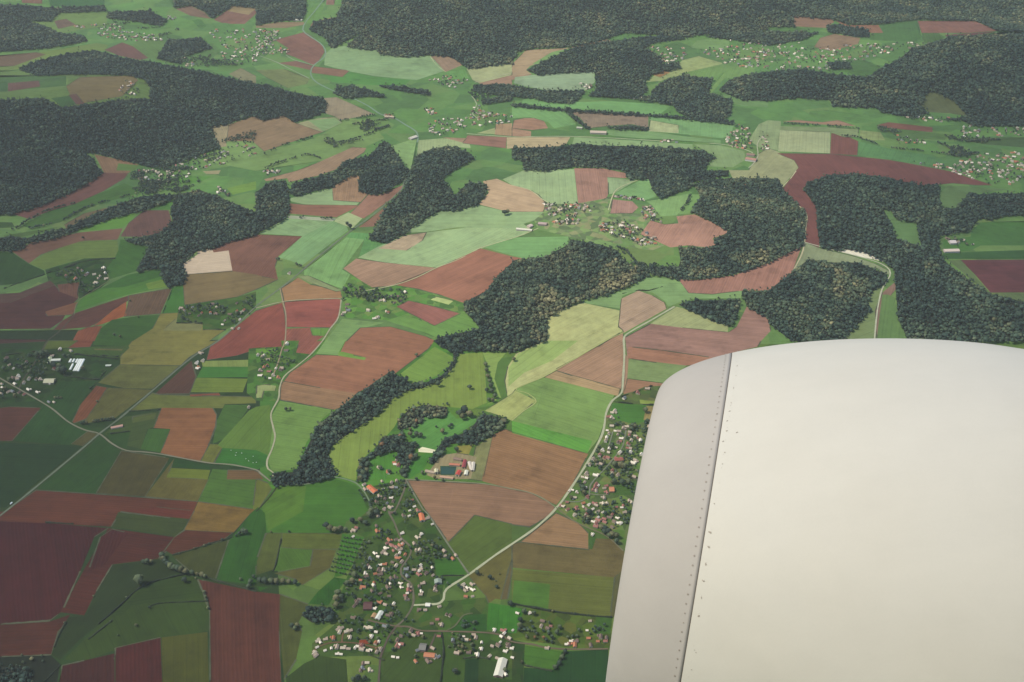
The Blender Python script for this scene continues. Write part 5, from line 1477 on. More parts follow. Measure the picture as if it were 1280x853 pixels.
for hi, ln in enumerate(HEDGES.strip().split('\n')):
    h_, body = ln.split('|'); f_, lab = h_.strip().split(' ', 1)
    f = float(f_); pts = T(body)
    if np.mean([p[1] for p in pts]) <= 330: continue        # those far off are in garden_trees
    far = 1.0 + max(0, (420 - np.mean([p[1] for p in pts])) / 420.0) * 0.4
    hedge(pts, 4.6 * f * far, 4.2 * f * far, lab.strip(), hi + 5)

# ------------------------------------------------------------------ houses
ROOFC = {'o': (0.36, 0.135, 0.062), 'r': (0.26, 0.105, 0.075), 'b': (0.15, 0.10, 0.07), 'w': (0.64, 0.56, 0.42), 'l': (0.34, 0.26, 0.18), 'g': (0.17, 0.18, 0.17), 'k': (0.46, 0.38, 0.26)}  # w: sun glints and pale walls put into the roof colour
ROOFM = {k: plain_mat(n_, c, .18, .5, .75, .3) for (k, c), n_ in zip(ROOFC.items(), ('orange_tiles', 'red_brown_tiles', 'brown_tiles', 'pale_glint_roofing', 'tan_tiles', 'slates', 'cream_tiles'))}
WALLM = [plain_mat('rendered_wall', (0.50, 0.41, 0.28), .12, .4, .9), plain_mat('white_wall', (0.64, 0.56, 0.42), .1, .4, .9), plain_mat('stone_wall', (0.27, 0.215, 0.155), .2, .6, .9)]
GLASS = plain_mat('dark_window', (0.03, 0.035, 0.04), .1, 1, .2, .5)


def house_geo(L, W, H, wing, seed):
    """walls with window and door openings marked by recessed dark panes; gabled roof with eaves and a chimney"""
    rise = W * .42
    wv = []; wf = []; wi = []
    def box(x0, x1, y0, y1, h, ris):
        b = len(wv)
        wv.extend([(x0, y0, -1.5), (x1, y0, -1.5), (x1, y1, -1.5), (x0, y1, -1.5), (x0, y0, h), (x1, y0, h), (x1, y1, h), (x0, y1, h), (x0, (y0 + y1) / 2, h + ris), (x1, (y0 + y1) / 2, h + ris)])
        wf.extend([(b, b + 1, b + 5, b + 4), (b + 2, b + 3, b + 7, b + 6), (b + 1, b + 2, b + 6, b + 9, b + 5), (b + 3, b, b + 4, b + 8, b + 7)]); wi.extend([0] * 4)
    def pane(x0, x1, y, z0, z1, s):
        b = len(wv); yy = y + s * .03
        wv.extend([(x0, yy, z0), (x1, yy, z0), (x1, yy, z1), (x0, yy, z1)]); wf.append((b, b + 1, b + 2, b + 3) if s < 0 else (b + 3, b + 2, b + 1, b)); wi.append(1)
    rv = []; rf = []
    def roof(x0, x1, y0, y1, h, ris, along_x=True):
        b = len(rv); e = .45; ym = (y0 + y1) / 2; t = .25
        for dz in (0, t):
            rv.extend([(x0 - e, y0 - e, h - .35 + dz), (x1 + e, y0 - e, h - .35 + dz), (x1 + e, ym, h + ris + dz), (x0 - e, ym, h + ris + dz), (x1 + e, y1 + e, h - .35 + dz), (x0 - e, y1 + e, h - .35 + dz)])
        rf.extend([(b + 6, b + 7, b + 8, b + 9), (b + 9, b + 8, b + 10, b + 11), (b, b + 3, b + 2, b + 1), (b + 3, b + 5, b + 4, b + 2),
                   (b, b + 1, b + 7, b + 6), (b + 4, b + 5, b + 11, b + 10), (b + 1, b + 2, b + 8, b + 7), (b + 2, b + 4, b + 10, b + 8), (b, b + 6, b + 9, b + 3), (b + 3, b + 9, b + 11, b + 5)])
    def chim(x, y, z):
        b = len(rv); s = .45
        for dz in (-1.2, 1.0):
            rv.extend([(x - s, y - s, z + dz), (x + s, y - s, z + dz), (x + s, y + s, z + dz), (x - s, y + s, z + dz)])
        rf.extend([(b + i, b + (i + 1) % 4, b + 4 + (i + 1) % 4, b + 4 + i) for i in range(4)] + [(b + 4, b + 5, b + 6, b + 7)])
    box(-L / 2, L / 2, -W / 2, W / 2, H, rise); roof(-L / 2, L / 2, -W / 2, W / 2, H, rise)
    for s in (-1, 1):
        for x in np.linspace(-L / 2 + 1.6, L / 2 - 1.6, 3): pane(x - .6, x + .6, s * W / 2, 1.0, 2.3, s)
        pane(L * .2 - .5, L * .2 + .5, s * W / 2, 0.05, 0.98, s)
    chim(L * .32, 0, H + rise)
    if wing:
        box(L * .1, L * .1 + L * .42, W / 2 + .01, W / 2 + W * .6, H * .8, W * .2)
        roof(L * .1, L * .1 + L * .42, W / 2 + .5, W / 2 + W * .6, H * .8, W * .2)
    return (wv, wf, wi), (rv, rf)


HM = {}
DIM = [(10, 7, 2.8, 0), (11, 7.2, 3.6, 1), (8, 6.4, 2.7, 0), (12.5, 7, 3.0, 1), (9, 7.6, 4.2, 0)]
for vi, (L, W, H, wg) in enumerate(DIM):
    (wv, wf, wi), (rv, rf) = house_geo(L, W, H, wg, vi)
    for k, wm in enumerate(WALLM):
        me = bpy.data.meshes.new('wall'); me.from_pydata(wv, [], wf); me.materials.append(wm); me.materials.append(GLASS)
        me.polygons.foreach_set('material_index', np.array(wi, np.int32)); HM['w', vi, k] = me
    for k, rm in ROOFM.items():
        me = bpy.data.meshes.new('roof'); me.from_pydata(rv, [], rf); me.materials.append(rm); HM['r', vi, k] = me


def road_angle(p):
    d = ((ROADKD - p[:2]) ** 2).sum(1); j = int(d.argmin())
    return ROAD_SEG[j, 2], d[j] ** .5


order = sorted(range(len(house_list)), key=lambda i: -house_list[i][1])
HCAP = 300
items = []; hob = []
RN = {'o': 'orange-tiled house', 'r': 'red-brown tiled house', 'b': 'brown-roofed house', 'w': 'bright pale-roofed house', 'l': 'tan-roofed house with pale walls', 'g': 'slate-grey roofed house', 'k': 'cream-roofed house'}
for i in order:
    x, y, c = house_list[i]; p = HG[i]
    a, dd = road_angle(p)
    a = a + (0 if rng.random() < .6 else math.pi / 2) + rng.uniform(-.12, .12) if dd < 90 else rng.uniform(0, 3.14)
    if c == 'w' and rng.random() < .5: c = 'l'
    vi = int(rng.integers(0, 5)); wm = int(rng.choice([0, 1, 2, 2])) if c not in 'b' else int(rng.choice([0, 2, 2]))
    if len(hob) < HCAP:
        s = float(rng.uniform(.85, 1.08)) * (0.86 if c == 'w' else 1.0)
        e = empty('house', p, a, s)
        w = link(bpy.data.objects.new('wall', HM['w', vi, wm])); w.parent = e
        r = link(bpy.data.objects.new('roof', HM['r', vi, c])); r.parent = e
        items.append((RN[c], (x, y))); hob.append(e)
    else:
        FARH.append((p, a, c))
for e, lb in zip(hob, rank_labels(items)): tag(e, lb, 'house', 'houses of the villages')
# houses beyond the three hundred that show largest: one object
DV = []; DF = []; DI = []
mats = list(ROOFM.values()) + WALLM + [GLASS]; keys = list(ROOFM)
for f in FARH:
    if isinstance(f, tuple): p, a, c = f
    else:
        p = f; a, dd = road_angle(p); a += float(rng.choice([0, math.pi / 2])) + rng.uniform(-.3, .3)
        c = str(rng.choice(list('wwwllkkkoobrg')))
    vi = int(rng.integers(0, 5)); (wv, wf, wi), (rv, rf) = house_geo(*DIM[vi], vi)
    s = rng.uniform(.9, 1.25); ca, sa = math.cos(a) * s, math.sin(a) * s
    b = len(DV); wm = int(rng.integers(0, 3))
    for v in wv + rv: DV.append((p[0] + v[0] * ca - v[1] * sa, p[1] + v[0] * sa + v[1] * ca, p[2] + v[2] * s))
    for q, m in zip(wf, wi): DF.append([k + b for k in q]); DI.append(7 + wm if m == 0 else 10)
    b2 = b + len(wv)
    for q in rf: DF.append([k + b2 for k in q]); DI.append(keys.index(c))
o = mesh_obj('distant_houses', DV, DF, mats=mats, midx=DI)
tag(o, 'small houses of the far villages, too distant to count', 'houses', kind='stuff')

# ------------------------------------------------------------------ barns and big roofs
for ln in BARNS.strip().split('\n'):
    nm, lab, cat, ax, w, h, rc, wc = [s.strip() for s in ln.split('|')]
    e0, e1 = T(ax)[:2]
    A, B = G(*e0[:2]), G(*e1[:2]); w = float(w); h = float(h)
    c = (A + B) / 2; L = float(np.linalg.norm((B - A)[:2])); a = math.atan2(B[1] - A[1], B[0] - A[0])
    # the traced line is the ridge, which stands above the ground
    d = CAM - c; d /= d[2]; c = c - 0 * d
    sh = ray([e0[0]], [e0[1]])[0]; sh = -sh / sh[2]
    c[:2] += (-sh[:2] * -1) * (h + w * .12) * -1 * -1 if False else np.array([0.0, -(h + w * .12) * abs(sh[1])])
    e = empty(nm, (c[0], c[1], float(height(c[0], c[1]))), a)
    rise = w * .22; cx, cy = c[0], c[1]
    W2 = w / 2; L2 = L / 2
    pr = ((e0[0] + e1[0]) / 2, (e0[1] + e1[1]) / 2)
    rcol = [v * .74 for v in lin([float(v) for v in rc.split(',')])]
    wcol = [v * .7 for v in lin([float(v) for v in wc.split(',')])]
    wm = plain_mat('barn_wall', wcol, .15, .5, .85); rm = plain_mat('barn_roof', rcol, .10, .25, .6, .3)
    wv = [(-L2, -W2, -2), (L2, -W2, -2), (L2, W2, -2), (-L2, W2, -2), (-L2, -W2, h), (L2, -W2, h), (L2, W2, h), (-L2, W2, h), (-L2, 0, h + rise), (L2, 0, h + rise)]
    wall = mesh_obj('wall', wv, [(0, 1, 5, 4), (2, 3, 7, 6), (1, 2, 6, 9, 5), (3, 0, 4, 8, 7)], wm, e)
    ee = .6; t = .3; rv = []
    for dz in (0, t): rv += [(-L2 - ee, -W2 - ee, h - .25 + dz), (L2 + ee, -W2 - ee, h - .25 + dz), (L2 + ee, 0, h + rise + dz), (-L2 - ee, 0, h + rise + dz), (L2 + ee, W2 + ee, h - .25 + dz), (-L2 - ee, W2 + ee, h - .25 + dz)]
    rf = [(6, 7, 8, 9), (9, 8, 10, 11), (0, 3, 2, 1), (3, 5, 4, 2), (0, 1, 7, 6), (4, 5, 11, 10), (1, 2, 8, 7), (2, 4, 10, 8), (0, 6, 9, 3), (3, 9, 11, 5)]
    mesh_obj('roof', rv, rf, rm, e)
    dz = h * .8
    dv = [(L2 + .05, -W2 * .35, 0), (L2 + .05, W2 * .35, 0), (L2 + .05, W2 * .35, dz), (L2 + .05, -W2 * .35, dz), (L2 + .2, -W2 * .35, 0), (L2 + .2, W2 * .35, 0), (L2 + .2, W2 * .35, dz), (L2 + .2, -W2 * .35, dz)]
    mesh_obj('door', dv, [(4, 5, 6, 7), (0, 4, 7, 3), (5, 1, 2, 6), (3, 7, 6, 2)], BARK, e)
    tag(e, lab, cat)

# greenhouses
film = plain_mat('white_film', (0.74, 0.74, 0.62), .06, .5, .5, .4)
endm = plain_mat('film_end', (0.5, 0.5, 0.42), .06, .5, .6, .3)
GH = 'e7 710,155 690,188 742,155 722,188 776,155 754,192 728,203 697,262 800,156 734,274 818,156 755,274 838,156 776,276'
gp = T(GH)
GL = ['leftmost short white greenhouse of the back row', 'middle short white greenhouse of the back row', 'short white greenhouse of the back row next to the long ones', 'lone front greenhouse apart from the three long ones',
      'longest white greenhouses: the one nearest the short ones', 'middle one of the three long white greenhouses', 'long white greenhouse at the outer end, beside the meadow']
for i in range(0, len(gp), 2):
    A, B = G(*gp[i][:2]), G(*gp[i + 1][:2]); c = (A + B) / 2; L = float(np.linalg.norm((B - A)[:2])); a = math.atan2(B[1] - A[1], B[0] - A[0])
    e = empty('greenhouse', (c[0], c[1], float(height(c[0], c[1]))), a)
    V = []; F = []; R = 3.6; m = 9
    for x in (-L / 2, L / 2):
        for q in range(m): V.append((x, R * math.cos(math.pi * q / (m - 1)), R * .85 * math.sin(math.pi * q / (m - 1)) + (0 if q in (0, m - 1) else 0)))
    F = [(q, q + 1, m + q + 1, m + q) for q in range(m - 1)]
    mesh_obj('film_cover', V, F, film, e, True)
    for s in (0, 1): mesh_obj('end_wall', V[s * m:(s + 1) * m], [tuple(range(m))], endm, e)
    tag(e, GL[i // 2], 'greenhouse', 'white greenhouses of the upper farm village')

# pond of the manor
pp = np.array([p[:2] for p in T('c1 922,629 998,629 988,667 922,667')])
Q = ground(pp[:, 0], pp[:, 1]); Q[:, 2] += 0.5
pm, nt_, b_ = new_mat('pond_water'); b_.inputs['Base Color'].default_value = (0.016, 0.05, 0.03, 1); b_.inputs['Roughness'].default_value = 0.25; b_.inputs['Specular IOR Level'].default_value = .4
o = mesh_obj('pond', Q, [(0, 1, 2, 3)], pm)
if o.data.polygons[0].normal.z < 0: o.data.flip_normals()
tag(o, 'dark green rectangular pond inside the manor courtyard', 'pond', kind='structure')

# grazing cows in the bright green field
hide = plain_mat('pale_hide', (0.78, 0.74, 0.66), .08, 2.0, .8)
cm = bpy.data.meshes.new('cow')
sk = [(-.8, 0, 1.1, .36), (-.3, 0, 1.12, .42), (.35, 0, 1.12, .40), (.8, 0, 1.2, .30), (1.15, 0, .95, .19), (1.4, 0, .5, .17), (1.62, 0, .3, .10),
      (-.75, .24, .6, .13), (-.8, .24, .05, .08), (-.75, -.24, .6, .13), (-.8, -.24, .05, .08), (.65, .24, .6, .12), (.65, .24, .05, .08), (.65, -.24, .6, .12), (.65, -.24, .05, .08), (-1.2, 0, .9, .05)]
ed = [(0, 1), (1, 2), (2, 3), (3, 4), (4, 5), (5, 6), (0, 7), (7, 8), (0, 9), (9, 10), (3, 11), (11, 12), (3, 13), (13, 14), (0, 15)]
cm.from_pydata([s[:3] for s in sk], ed, [])
cow0 = bpy.data.objects.new('cow', cm)
sm_ = cow0.modifiers.new('skin', 'SKIN'); sv = cm.skin_vertices
if not sv:
    pass
bmc = bmesh.new(); bmc.from_mesh(cm); sl = bmc.verts.layers.skin.verify()
bmc.verts.ensure_lookup_table()
for v, s in zip(bmc.verts, sk):
    v[sl].radius = (s[3], s[3]); v[sl].use_root = (v.index == 1)
bmc.to_mesh(cm); bmc.free()
cow0.modifiers.new('smooth', 'SUBSURF').levels = 1
cow0.modifiers['smooth'].render_levels = 1
cm.materials.append(hide)
cows = T('c0 1152,548 1178,560 1175,573 1205,562 1226,590 1262,578 1262,610 1240,600 f 320.5,578.5')
citems = []; cob = []
for i, q in enumerate(cows):
    o = cow0 if i == 0 else cow0.copy()
    link(o); p = G(q[0], q[1]); o.location = tuple(map(float, p)); o.rotation_euler = (0, 0, float(rng.uniform(0, 6.28))); o.scale = (1.25,) * 3
    cob.append(o); citems.append(('white cow grazing in the bright green field', q[:2]))
CL = ['white cow grazing highest up the bright green field', 'upper of two white cows close together in the green field', 'lower of two white cows close together in the green field', 'white cow grazing in the middle of the green field', 'white cow alone in the lower middle of the green field',
      'white cow grazing near the lane bend, upper one', 'white cow grazing lowest, just above the lane', 'white cow grazing between the lane and the middle cow', 'white cow grazing across the lane from the herd']
for o, l in zip(cob, CL): tag(o, l, 'cow', 'white cows in the bright green field')
# lorry on the straight road
p = G(14.2, 630.5); a, _ = road_angle(p)
e = empty('lorry', (p[0], p[1], p[2] + 1.0), a)
wp = plain_mat('white_paint', (0.78, 0.78, 0.74), .03, 1, .4, .5); rub = plain_mat('rubber', (.02, .02, .02), .1, 1, .8)


def rounded_box(name, x0, x1, y0, y1, z0, z1, m, par, bev=.08):
    bm = bmesh.new(); bmesh.ops.create_cube(bm, size=1)
    for v in bm.verts: v.co = ((x0 + x1) / 2 + v.co.x * (x1 - x0), (y0 + y1) / 2 + v.co.y * (y1 - y0), (z0 + z1) / 2 + v.co.z * (z1 - z0))
    bmesh.ops.bevel(bm, geom=list(bm.edges), offset=bev, segments=2, affect='EDGES')
    me = bpy.data.meshes.new(name); bm.to_mesh(me); bm.free(); me.materials.append(m)
    o = link(bpy.data.objects.new(name, me)); o.parent = par; return o


rounded_box('cargo_box', -4.2, 1.5, -1.2, 1.2, .9, 3.6, wp, e); rounded_box('cab', 1.7, 3.7, -1.15, 1.15, .6, 2.8, wp, e, .2)
rounded_box('windscreen', 3.55, 3.76, -.95, .95, 1.7, 2.5, GLASS, e, .04)
for x in (-3.0, -1.9, 2.7):
    for s in (-1, 1):
        bm = bmesh.new(); bmesh.ops.create_cone(bm, cap_ends=True, segments=14, radius1=.5, radius2=.5, depth=.3, matrix=Matrix.Translation((x, s * 1.0, .5)) @ Matrix.Rotation(math.pi / 2, 4, 'X'))
        me = bpy.data.meshes.new('wheel'); bm.to_mesh(me); bm.free(); me.materials.append(rub); o = link(bpy.data.objects.new('wheel', me)); o.parent = e
tag(e, 'white lorry driving on the dead straight road', 'lorry')

# ------------------------------------------------------------------ the aircraft engine outside the window
EN = [0.4708, 3.5718, -3.0963, -0.2302, -0.0466, 0.6295, 1.1887, 1.5853, 1.7328, 0.0032, 0.2505]
ex, ey, ez, yaw, pit, Rh, LL, ea, eb, kk, ls = EN
axv = np.array([math.cos(yaw) * math.cos(pit), math.sin(yaw) * math.cos(pit), math.sin(pit)])
e1 = np.cross(axv, [0, 0, 1]); e1 /= np.linalg.norm(e1); e2 = np.cross(e1, axv)
org = np.array([ex, ey, CAM_Z + ez])


def erad(s):
    if s <= LL: return Rh + (1 - Rh) * max(0.0, 1 - (1 - s / LL) ** ea) ** (1 / eb)
    return 1 - kk * (s - LL) ** 2 - (0.0 if s < LL + 1.6 else 0.10 * (s - LL - 1.6) ** 2)


def lathe(name, prof, mat, par, seg=240):
    V = []; F = []
    for (s, r) in prof:
        for k in range(seg):
            a = 2 * math.pi * k / seg
            V.append(s * axv + r * (math.cos(a) * e1 + math.sin(a) * e2))
    for i in range(len(prof) - 1):
        for k in range(seg):
            F.append((i * seg + k, i * seg + (k + 1) % seg, (i + 1) * seg + (k + 1) % seg, (i + 1) * seg + k))
    o = mesh_obj(name, V, F, mat, par, True)
    return o


def paint(name, rgb, rough, spec, amt):
    m, nt, b = new_mat(name); n = N(nt)
    tc = n.node('ShaderNodeTexCoord'); mp = n.node('ShaderNodeMapping'); nt.links.new(tc.outputs['Object'], mp.inputs[0])
    mp.inputs['Rotation'].default_value = (0, 0, -yaw); mp.inputs['Scale'].default_value = (0.5, 2.2, 2.2)
    a = n.noise(mp.outputs[0], 2.2, 5, 0.6); c = n.noise(tc.outputs['Object'], 9.0, 5, 0.65); d = n.noise(tc.outputs['Object'], 160.0, 2, 0.5)
    f = n.math('ADD', n.math('ADD', n.math('MULTIPLY', n.math('SUBTRACT', a, .5), amt), n.math('MULTIPLY', n.math('SUBTRACT', c, .5), amt * .6)), n.math('ADD', n.math('MULTIPLY', n.math('SUBTRACT', d, .5), amt * .35), 1.0))
    col = n.mulc(rgb, f)
    warm = n.math('MULTIPLY', n.math('SUBTRACT', n.noise(tc.outputs['Object'], 1.3, 3), .4), 1.2, clamp=True)
    col = n.mix(warm, col, (1.0, 0.972, 0.925), 'MULTIPLY')
    nt.links.new(col, b.inputs['Base Color'])
    b.inputs['Specular IOR Level'].default_value = spec
    nt.links.new(n.math('ADD', n.math('MULTIPLY', c, .18), rough - .09), b.inputs['Roughness'])
    bp = n.node('ShaderNodeBump'); bp.inputs['Strength'].default_value = .04; bp.inputs['Distance'].default_value = .01
    nt.links.new(a, bp.inputs['Height']); nt.links.new(bp.outputs[0], b.inputs['Normal'])
    return m


COWL = paint('cowl_paint', (0.475, 0.45, 0.37), .6, .15, .12)
LIP = paint('lip_paint', (0.345, 0.318, 0.27), .7, .1, .13)
DUCT = plain_mat('duct_lining', (.25, .25, .25), .05, 3, .5)
DARK = plain_mat('gap_sealant', (.13, .105, .075), .1, 20, .8)
RIV = plain_mat('rivet_metal', (.22, .19, .15), .35, 40, .6)
CHIP = plain_mat('chipped_primer', (.30, .26, .20), .35, 60, .8)
eng = empty('aircraft_engine', org)
gap = 0.0012
pl = [(s, erad(s)) for s in np.concatenate([LL * 0 + ls * np.linspace(0, 1, 46) ** 2.2])]
pl = [(s, r) for s, r in pl if s < ls - gap] + [(ls - gap, erad(ls - gap)), (ls - gap, erad(ls) - .004)]
inner = [(0.55, Rh - .06), (0.35, Rh - .075), (0.2, Rh - .07), (0.1, Rh - .05), (0.04, Rh - .03), (0.01, Rh - .012)]
lathe('inlet_lip', inner + pl, LIP, eng)
cowl = lathe('fan_cowl', [(ls + gap, erad(ls) - .004), (ls + gap, erad(ls + gap))] + [(s, erad(s)) for s in ls + gap + (LL + 3.2 - ls) * np.linspace(.001, 1, 90) ** 1.4], COWL, eng)
lathe('seam', [(ls - .006, erad(ls - .006) - .0012), (ls + .006, erad(ls + .006) - .0012)], DARK, eng)
lathe('inlet_duct', [(0.55, Rh - .061), (1.3, Rh - .03)], DUCT, eng, 96)
lathe('fan_disc', [(1.05, Rh - .032), (1.0, .2), (.85, .12), (.7, .002)], DARK, eng, 96)
lathe('exhaust_plug', [(LL + 3.2, erad(LL + 3.2)), (LL + 3.1, .5), (LL + 3.9, .05)], DUCT, eng, 96)


def surf(s, a, lift=0.0):
    ds = 1e-4; r = erad(s); sl = (erad(s + ds) - erad(max(s - ds, 0))) / (2 * ds)
    rad = math.cos(a) * e1 + math.sin(a) * e2
    n = rad - sl * axv; n /= np.linalg.norm(n)
    tang = -math.sin(a) * e1 + math.cos(a) * e2
    return s * axv + r * rad + n * lift, n, tang


def discs(name, spots, mat, par, blob=0.0, seed=1):
    g = np.random.default_rng(seed); V = []; F = []
    for (s, a, rr, st) in spots:
        c, n, t = surf(s, a, .0012); b = np.cross(n, t); k = len(V); m = 11
        th0 = g.uniform(0, 3.1)
        for q in range(m):
            th = q * 2 * math.pi / m; q_r = rr * (1 + blob * g.uniform(-1, 1))
            u, v = math.cos(th) * q_r * st, math.sin(th) * q_r / st ** .5
            u, v = u * math.cos(th0) - v * math.sin(th0), u * math.sin(th0) + v * math.cos(th0)
            V.append(c + t * u + b * v)
        V.append(c + n * .0008)
        for q in range(m): F.append((k + q, k + (q + 1) % m, k + m))
    return mesh_obj(name, V, F, mat, par)


def on_cowl(px, py):
    """(s, angle) of the engine skin seen at a photo pixel"""
    best = None
    A_ = np.linspace(0, 2 * math.pi, 721)
    for it in range(2):
        S_ = np.linspace(0.02, 2.2, 219) if it == 0 else np.linspace(max(best[1] - .012, .005), best[1] + .012, 41)
        A2 = A_ if it == 0 else np.linspace(best[2] - .01, best[2] + .01, 41)
        rr = np.array([erad(s) for s in S_])
        P = org + S_[:, None, None] * axv + rr[:, None, None] * (np.cos(A2)[None, :, None] * e1 + np.sin(A2)[None, :, None] * e2)
        d = ((project(P) - np.array([px, py])) ** 2).sum(-1)
        vis = ((P - org - S_[:, None, None] * axv) * (CAM - P)).sum(-1) > 0
        d = np.where(vis, d, 1e9)
        i, j = np.unravel_index(d.argmin(), d.shape)
        best = (d[i, j], S_[i], A2[j])
    return best[1], best[2]


g_ = np.random.default_rng(3)
s0, a0 = on_cowl(852, 802); s1, a1 = on_cowl(872, 671)
da = (a1 - a0) / 11.0
rv_ = []
for k in range(-14, 58):
    a = a0 + da * k
    rv_.append((ls - .0215 + g_.normal() * .0004, a, .0030 * g_.uniform(.75, 1.1), 1.0))
discs('rivet_row', rv_, RIV, eng, .05)
rv2 = [(ls + .02 + g_.normal() * .0006, a0 + da * k * 1.7 + g_.normal() * .002, .0016 * g_.uniform(.4, 1.0), g_.uniform(1, 1.6)) for k in range(-8, 32)]
chips = []
for (x, y, r) in [(921.4, 457.8, .0042), (920, 469.9, .003), (917, 485.4, .0042), (913.9, 503.8, .0035), (912, 514.3, .005), (909, 526.3, .0042), (908.4, 538.9, .0045), (921, 540.8, .0046), (904, 551.9, .0048), (905.8, 565.7, .0036), (903.3, 580.3, .003), (892.8, 630, .0042),
                  (887.8, 665.8, .0075), (885.8, 684, .0062), (882.3, 705.5, .006), (879.5, 726.3, .0058), (877, 747.3, .004), (873.2, 770, .0055), (868.2, 812.6, .003), (870.2, 815.8, .003), (864.5, 837.3, .003)]:
    s, a = on_cowl(x, y); chips.append((s, a, r * .5, 1.5))
discs('paint_chip', chips, CHIP, eng, .35, 9)
discs('rivet_head', rv2, plain_mat('painted_rivet', (.58, .55, .46), .1, 30, .5), eng, .1, 4)
tag(eng, 'white aircraft engine cowling with a grey inlet lip and a riveted seam', 'aircraft engine')

# ------------------------------------------------------------------ the aircraft's own side, behind the window the picture is taken from
FR = 1.95
side = np.cross(axv, [0, 0, 1]); side /= np.linalg.norm(side)            # points away from the engine
if side[1] > 0: side = -side
fz = np.cross(side, axv); fz = fz if fz[2] > 0 else -fz
forg = CAM + side * (FR * .985 + .12) - fz * .45
skin = paint('fuselage_paint', (0.74, 0.72, 0.66), .45, .3, .04)
fus = empty('aircraft_fuselage', forg)
V = []; F = []; SEG = 96; ss = np.linspace(-9, 9, 37)
for s in ss:
    r = FR
    for k in range(SEG):
        a = 2 * math.pi * k / SEG; V.append(s * axv + r * (math.cos(a) * side + math.sin(a) * fz))
for i in range(len(ss) - 1):
    for k in range(SEG): F.append((i * SEG + k, i * SEG + (k + 1) % SEG, (i + 1) * SEG + (k + 1) % SEG, (i + 1) * SEG + k))
F += [tuple(range(SEG)), tuple(range((len(ss) - 1) * SEG, len(ss) * SEG))]
mesh_obj('skin', V, F, skin, fus, True)
for i in range(-8, 9):
    if i == 0: continue
    V = []; s0_ = i * .51
    for k in range(20):
        a = 2 * math.pi * k / 20; u = s0_ + .12 * math.cos(a); h = .17 * math.sin(a) + .45; r = FR + .004
        th = math.asin(h / r); V.append(u * axv - side * r * math.cos(th) + fz * r * math.sin(th))
    mesh_obj('window', V, [tuple(range(20))], GLASS, fus)
tag(fus, 'white side of the aircraft cabin with a row of oval windows, facing the engine', 'aircraft')

# ------------------------------------------------------------------ air
HX, HY0, HY1 = 14600, -11000, 19000
bm = bmesh.new(); bmesh.ops.create_cube(bm, size=1)
zb, zt = -15.2, CAM_Z + 30.0
for v in bm.verts: v.co = (v.co.x * 2 * HX, (HY0 + HY1) / 2 + v.co.y * (HY1 - HY0), (zb + zt) / 2 + v.co.z * (zt - zb))
me = bpy.data.meshes.new('haze'); bm.to_mesh(me); bm.free()
hm = bpy.data.materials.new('haze_air'); hm.use_nodes = True; nt = hm.node_tree
for n in list(nt.nodes): nt.nodes.remove(n)
out = nt.nodes.new('ShaderNodeOutputMaterial'); pv = nt.nodes.new('ShaderNodeVolumePrincipled'); nt.links.new(pv.outputs[0], out.inputs['Volume'])
pv.inputs['Color'].default_value = (0.93, 0.94, 0.90, 1); pv.inputs['Density'].default_value = DENS; pv.inputs['Anisotropy'].default_value = 0.15
me.materials.append(hm)
o = link(bpy.data.objects.new('haze', me)); tag(o, 'thin pale haze hanging over the whole countryside', 'haze', kind='stuff')

# ------------------------------------------------------------------ light, sky, camera
SUN_EL, SUN_AZ = math.radians(54), math.radians(-98)       # azimuth from +Y towards +X
sd = Vector((math.sin(SUN_AZ) * math.cos(SUN_EL), math.cos(SUN_AZ) * math.cos(SUN_EL), math.sin(SUN_EL)))
sun = bpy.data.lights.new('sun', 'SUN'); sun.energy = 3.4; sun.angle = math.radians(0.8); sun.color = (1.0, 0.945, 0.86)
so = link(bpy.data.objects.new('sun', sun)); so.rotation_euler = (-sd).to_track_quat('-Z', 'Y').to_euler(); so.location = (0, 0, 2500)
wd = bpy.data.worlds.new('World'); scene.world = wd; wd.use_nodes = True; nt = wd.node_tree
bg = nt.nodes['Background']; sky = nt.nodes.new('ShaderNodeTexSky'); sky.sky_type = 'NISHITA'; sky.sun_disc = False
sky.sun_elevation = SUN_EL; sky.sun_rotation = SUN_AZ; sky.altitude = 1500; sky.dust_density = 2.0
nt.links.new(sky.outputs[0], bg.inputs[0]); bg.inputs[1].default_value = 0.15

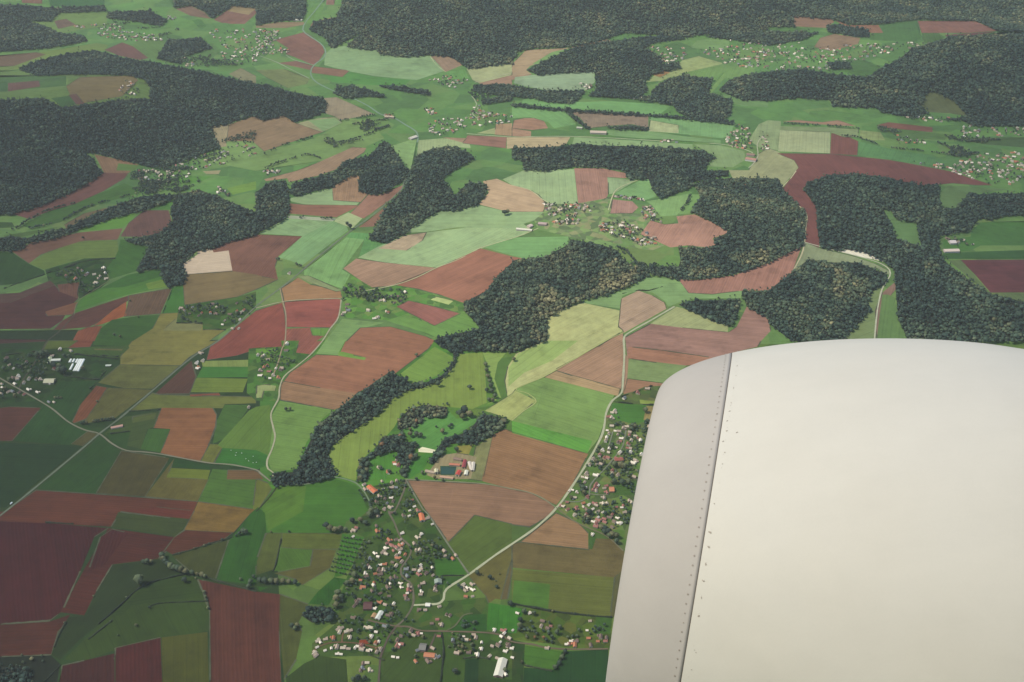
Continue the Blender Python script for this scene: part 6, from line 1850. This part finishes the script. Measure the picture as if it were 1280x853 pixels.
# two clouds added out of view well above the haze, off to the sides: their soft shadows dim the edges of the view
cmat = bpy.data.materials.new('shade_vapour'); cmat.use_nodes = True; nt = cmat.node_tree
for n in list(nt.nodes): nt.nodes.remove(n)
out = nt.nodes.new('ShaderNodeOutputMaterial'); pv = nt.nodes.new('ShaderNodeVolumePrincipled'); nt.links.new(pv.outputs[0], out.inputs['Volume'])
pv.inputs['Color'].default_value = (.97, .97, .97, 1); pv.inputs['Density'].default_value = 0.42e-3; pv.inputs['Anisotropy'].default_value = 0.3
for (cpx, cpy, rx, ry, rz, rot, lab) in [(-130, 330, 1050, 2300, 430, 22, 'unseen vapour added high up to shade the dark corner fields'), (1400, 190, 900, 1900, 380, -24, 'unseen vapour added high up to shade the hills beyond the engine')]:
    g0 = G(cpx, cpy); zc = 3700.0
    c0 = Vector((float(g0[0]), float(g0[1]), 0)) + sd * (zc / sd.z)
    bm = bmesh.new(); bmesh.ops.create_icosphere(bm, subdivisions=5, radius=1.0)
    for v in bm.verts:
        n = v.co.copy(); k = 1 + .10 * math.sin(n.x * 5 + 1) * math.cos(n.y * 6) + .06 * math.sin(n.y * 11 + n.x * 7)
        v.co = Vector((n.x * rx * k, n.y * ry * k, n.z * rz))
    me = bpy.data.meshes.new('shade_cloud'); bm.to_mesh(me); bm.free(); me.materials.append(cmat)
    o = link(bpy.data.objects.new('shade_cloud', me)); o.location = c0; o.rotation_euler = (0, 0, math.radians(rot))
    tag(o, lab, 'shade_cloud', kind='structure')

cam = bpy.data.cameras.new('camera'); co = link(bpy.data.objects.new('camera', cam))
cam.sensor_width = 36; cam.lens = FOC / 1280 * 36; cam.clip_start = .05; cam.clip_end = 60000
co.location = (0, 0, CAM_Z); co.rotation_euler = (math.pi / 2 - PITCH, 0, 0)
scene.camera = co
vs = scene.view_settings; vs.view_transform = 'Standard'; vs.look = 'None'; vs.exposure = 0.35; vs.gamma = 1; vs.use_curve_mapping = False
scene.render.engine = 'CYCLES'
scene.cycles.use_denoising = True
scene.cycles.max_bounces = 5; scene.cycles.diffuse_bounces = 3; scene.cycles.volume_bounces = 1
print('trees in masses', n_mass, 'single', len(all_trees), 'houses', len(hob), 'far', len(FARH), 'gardens', len(gt_P))
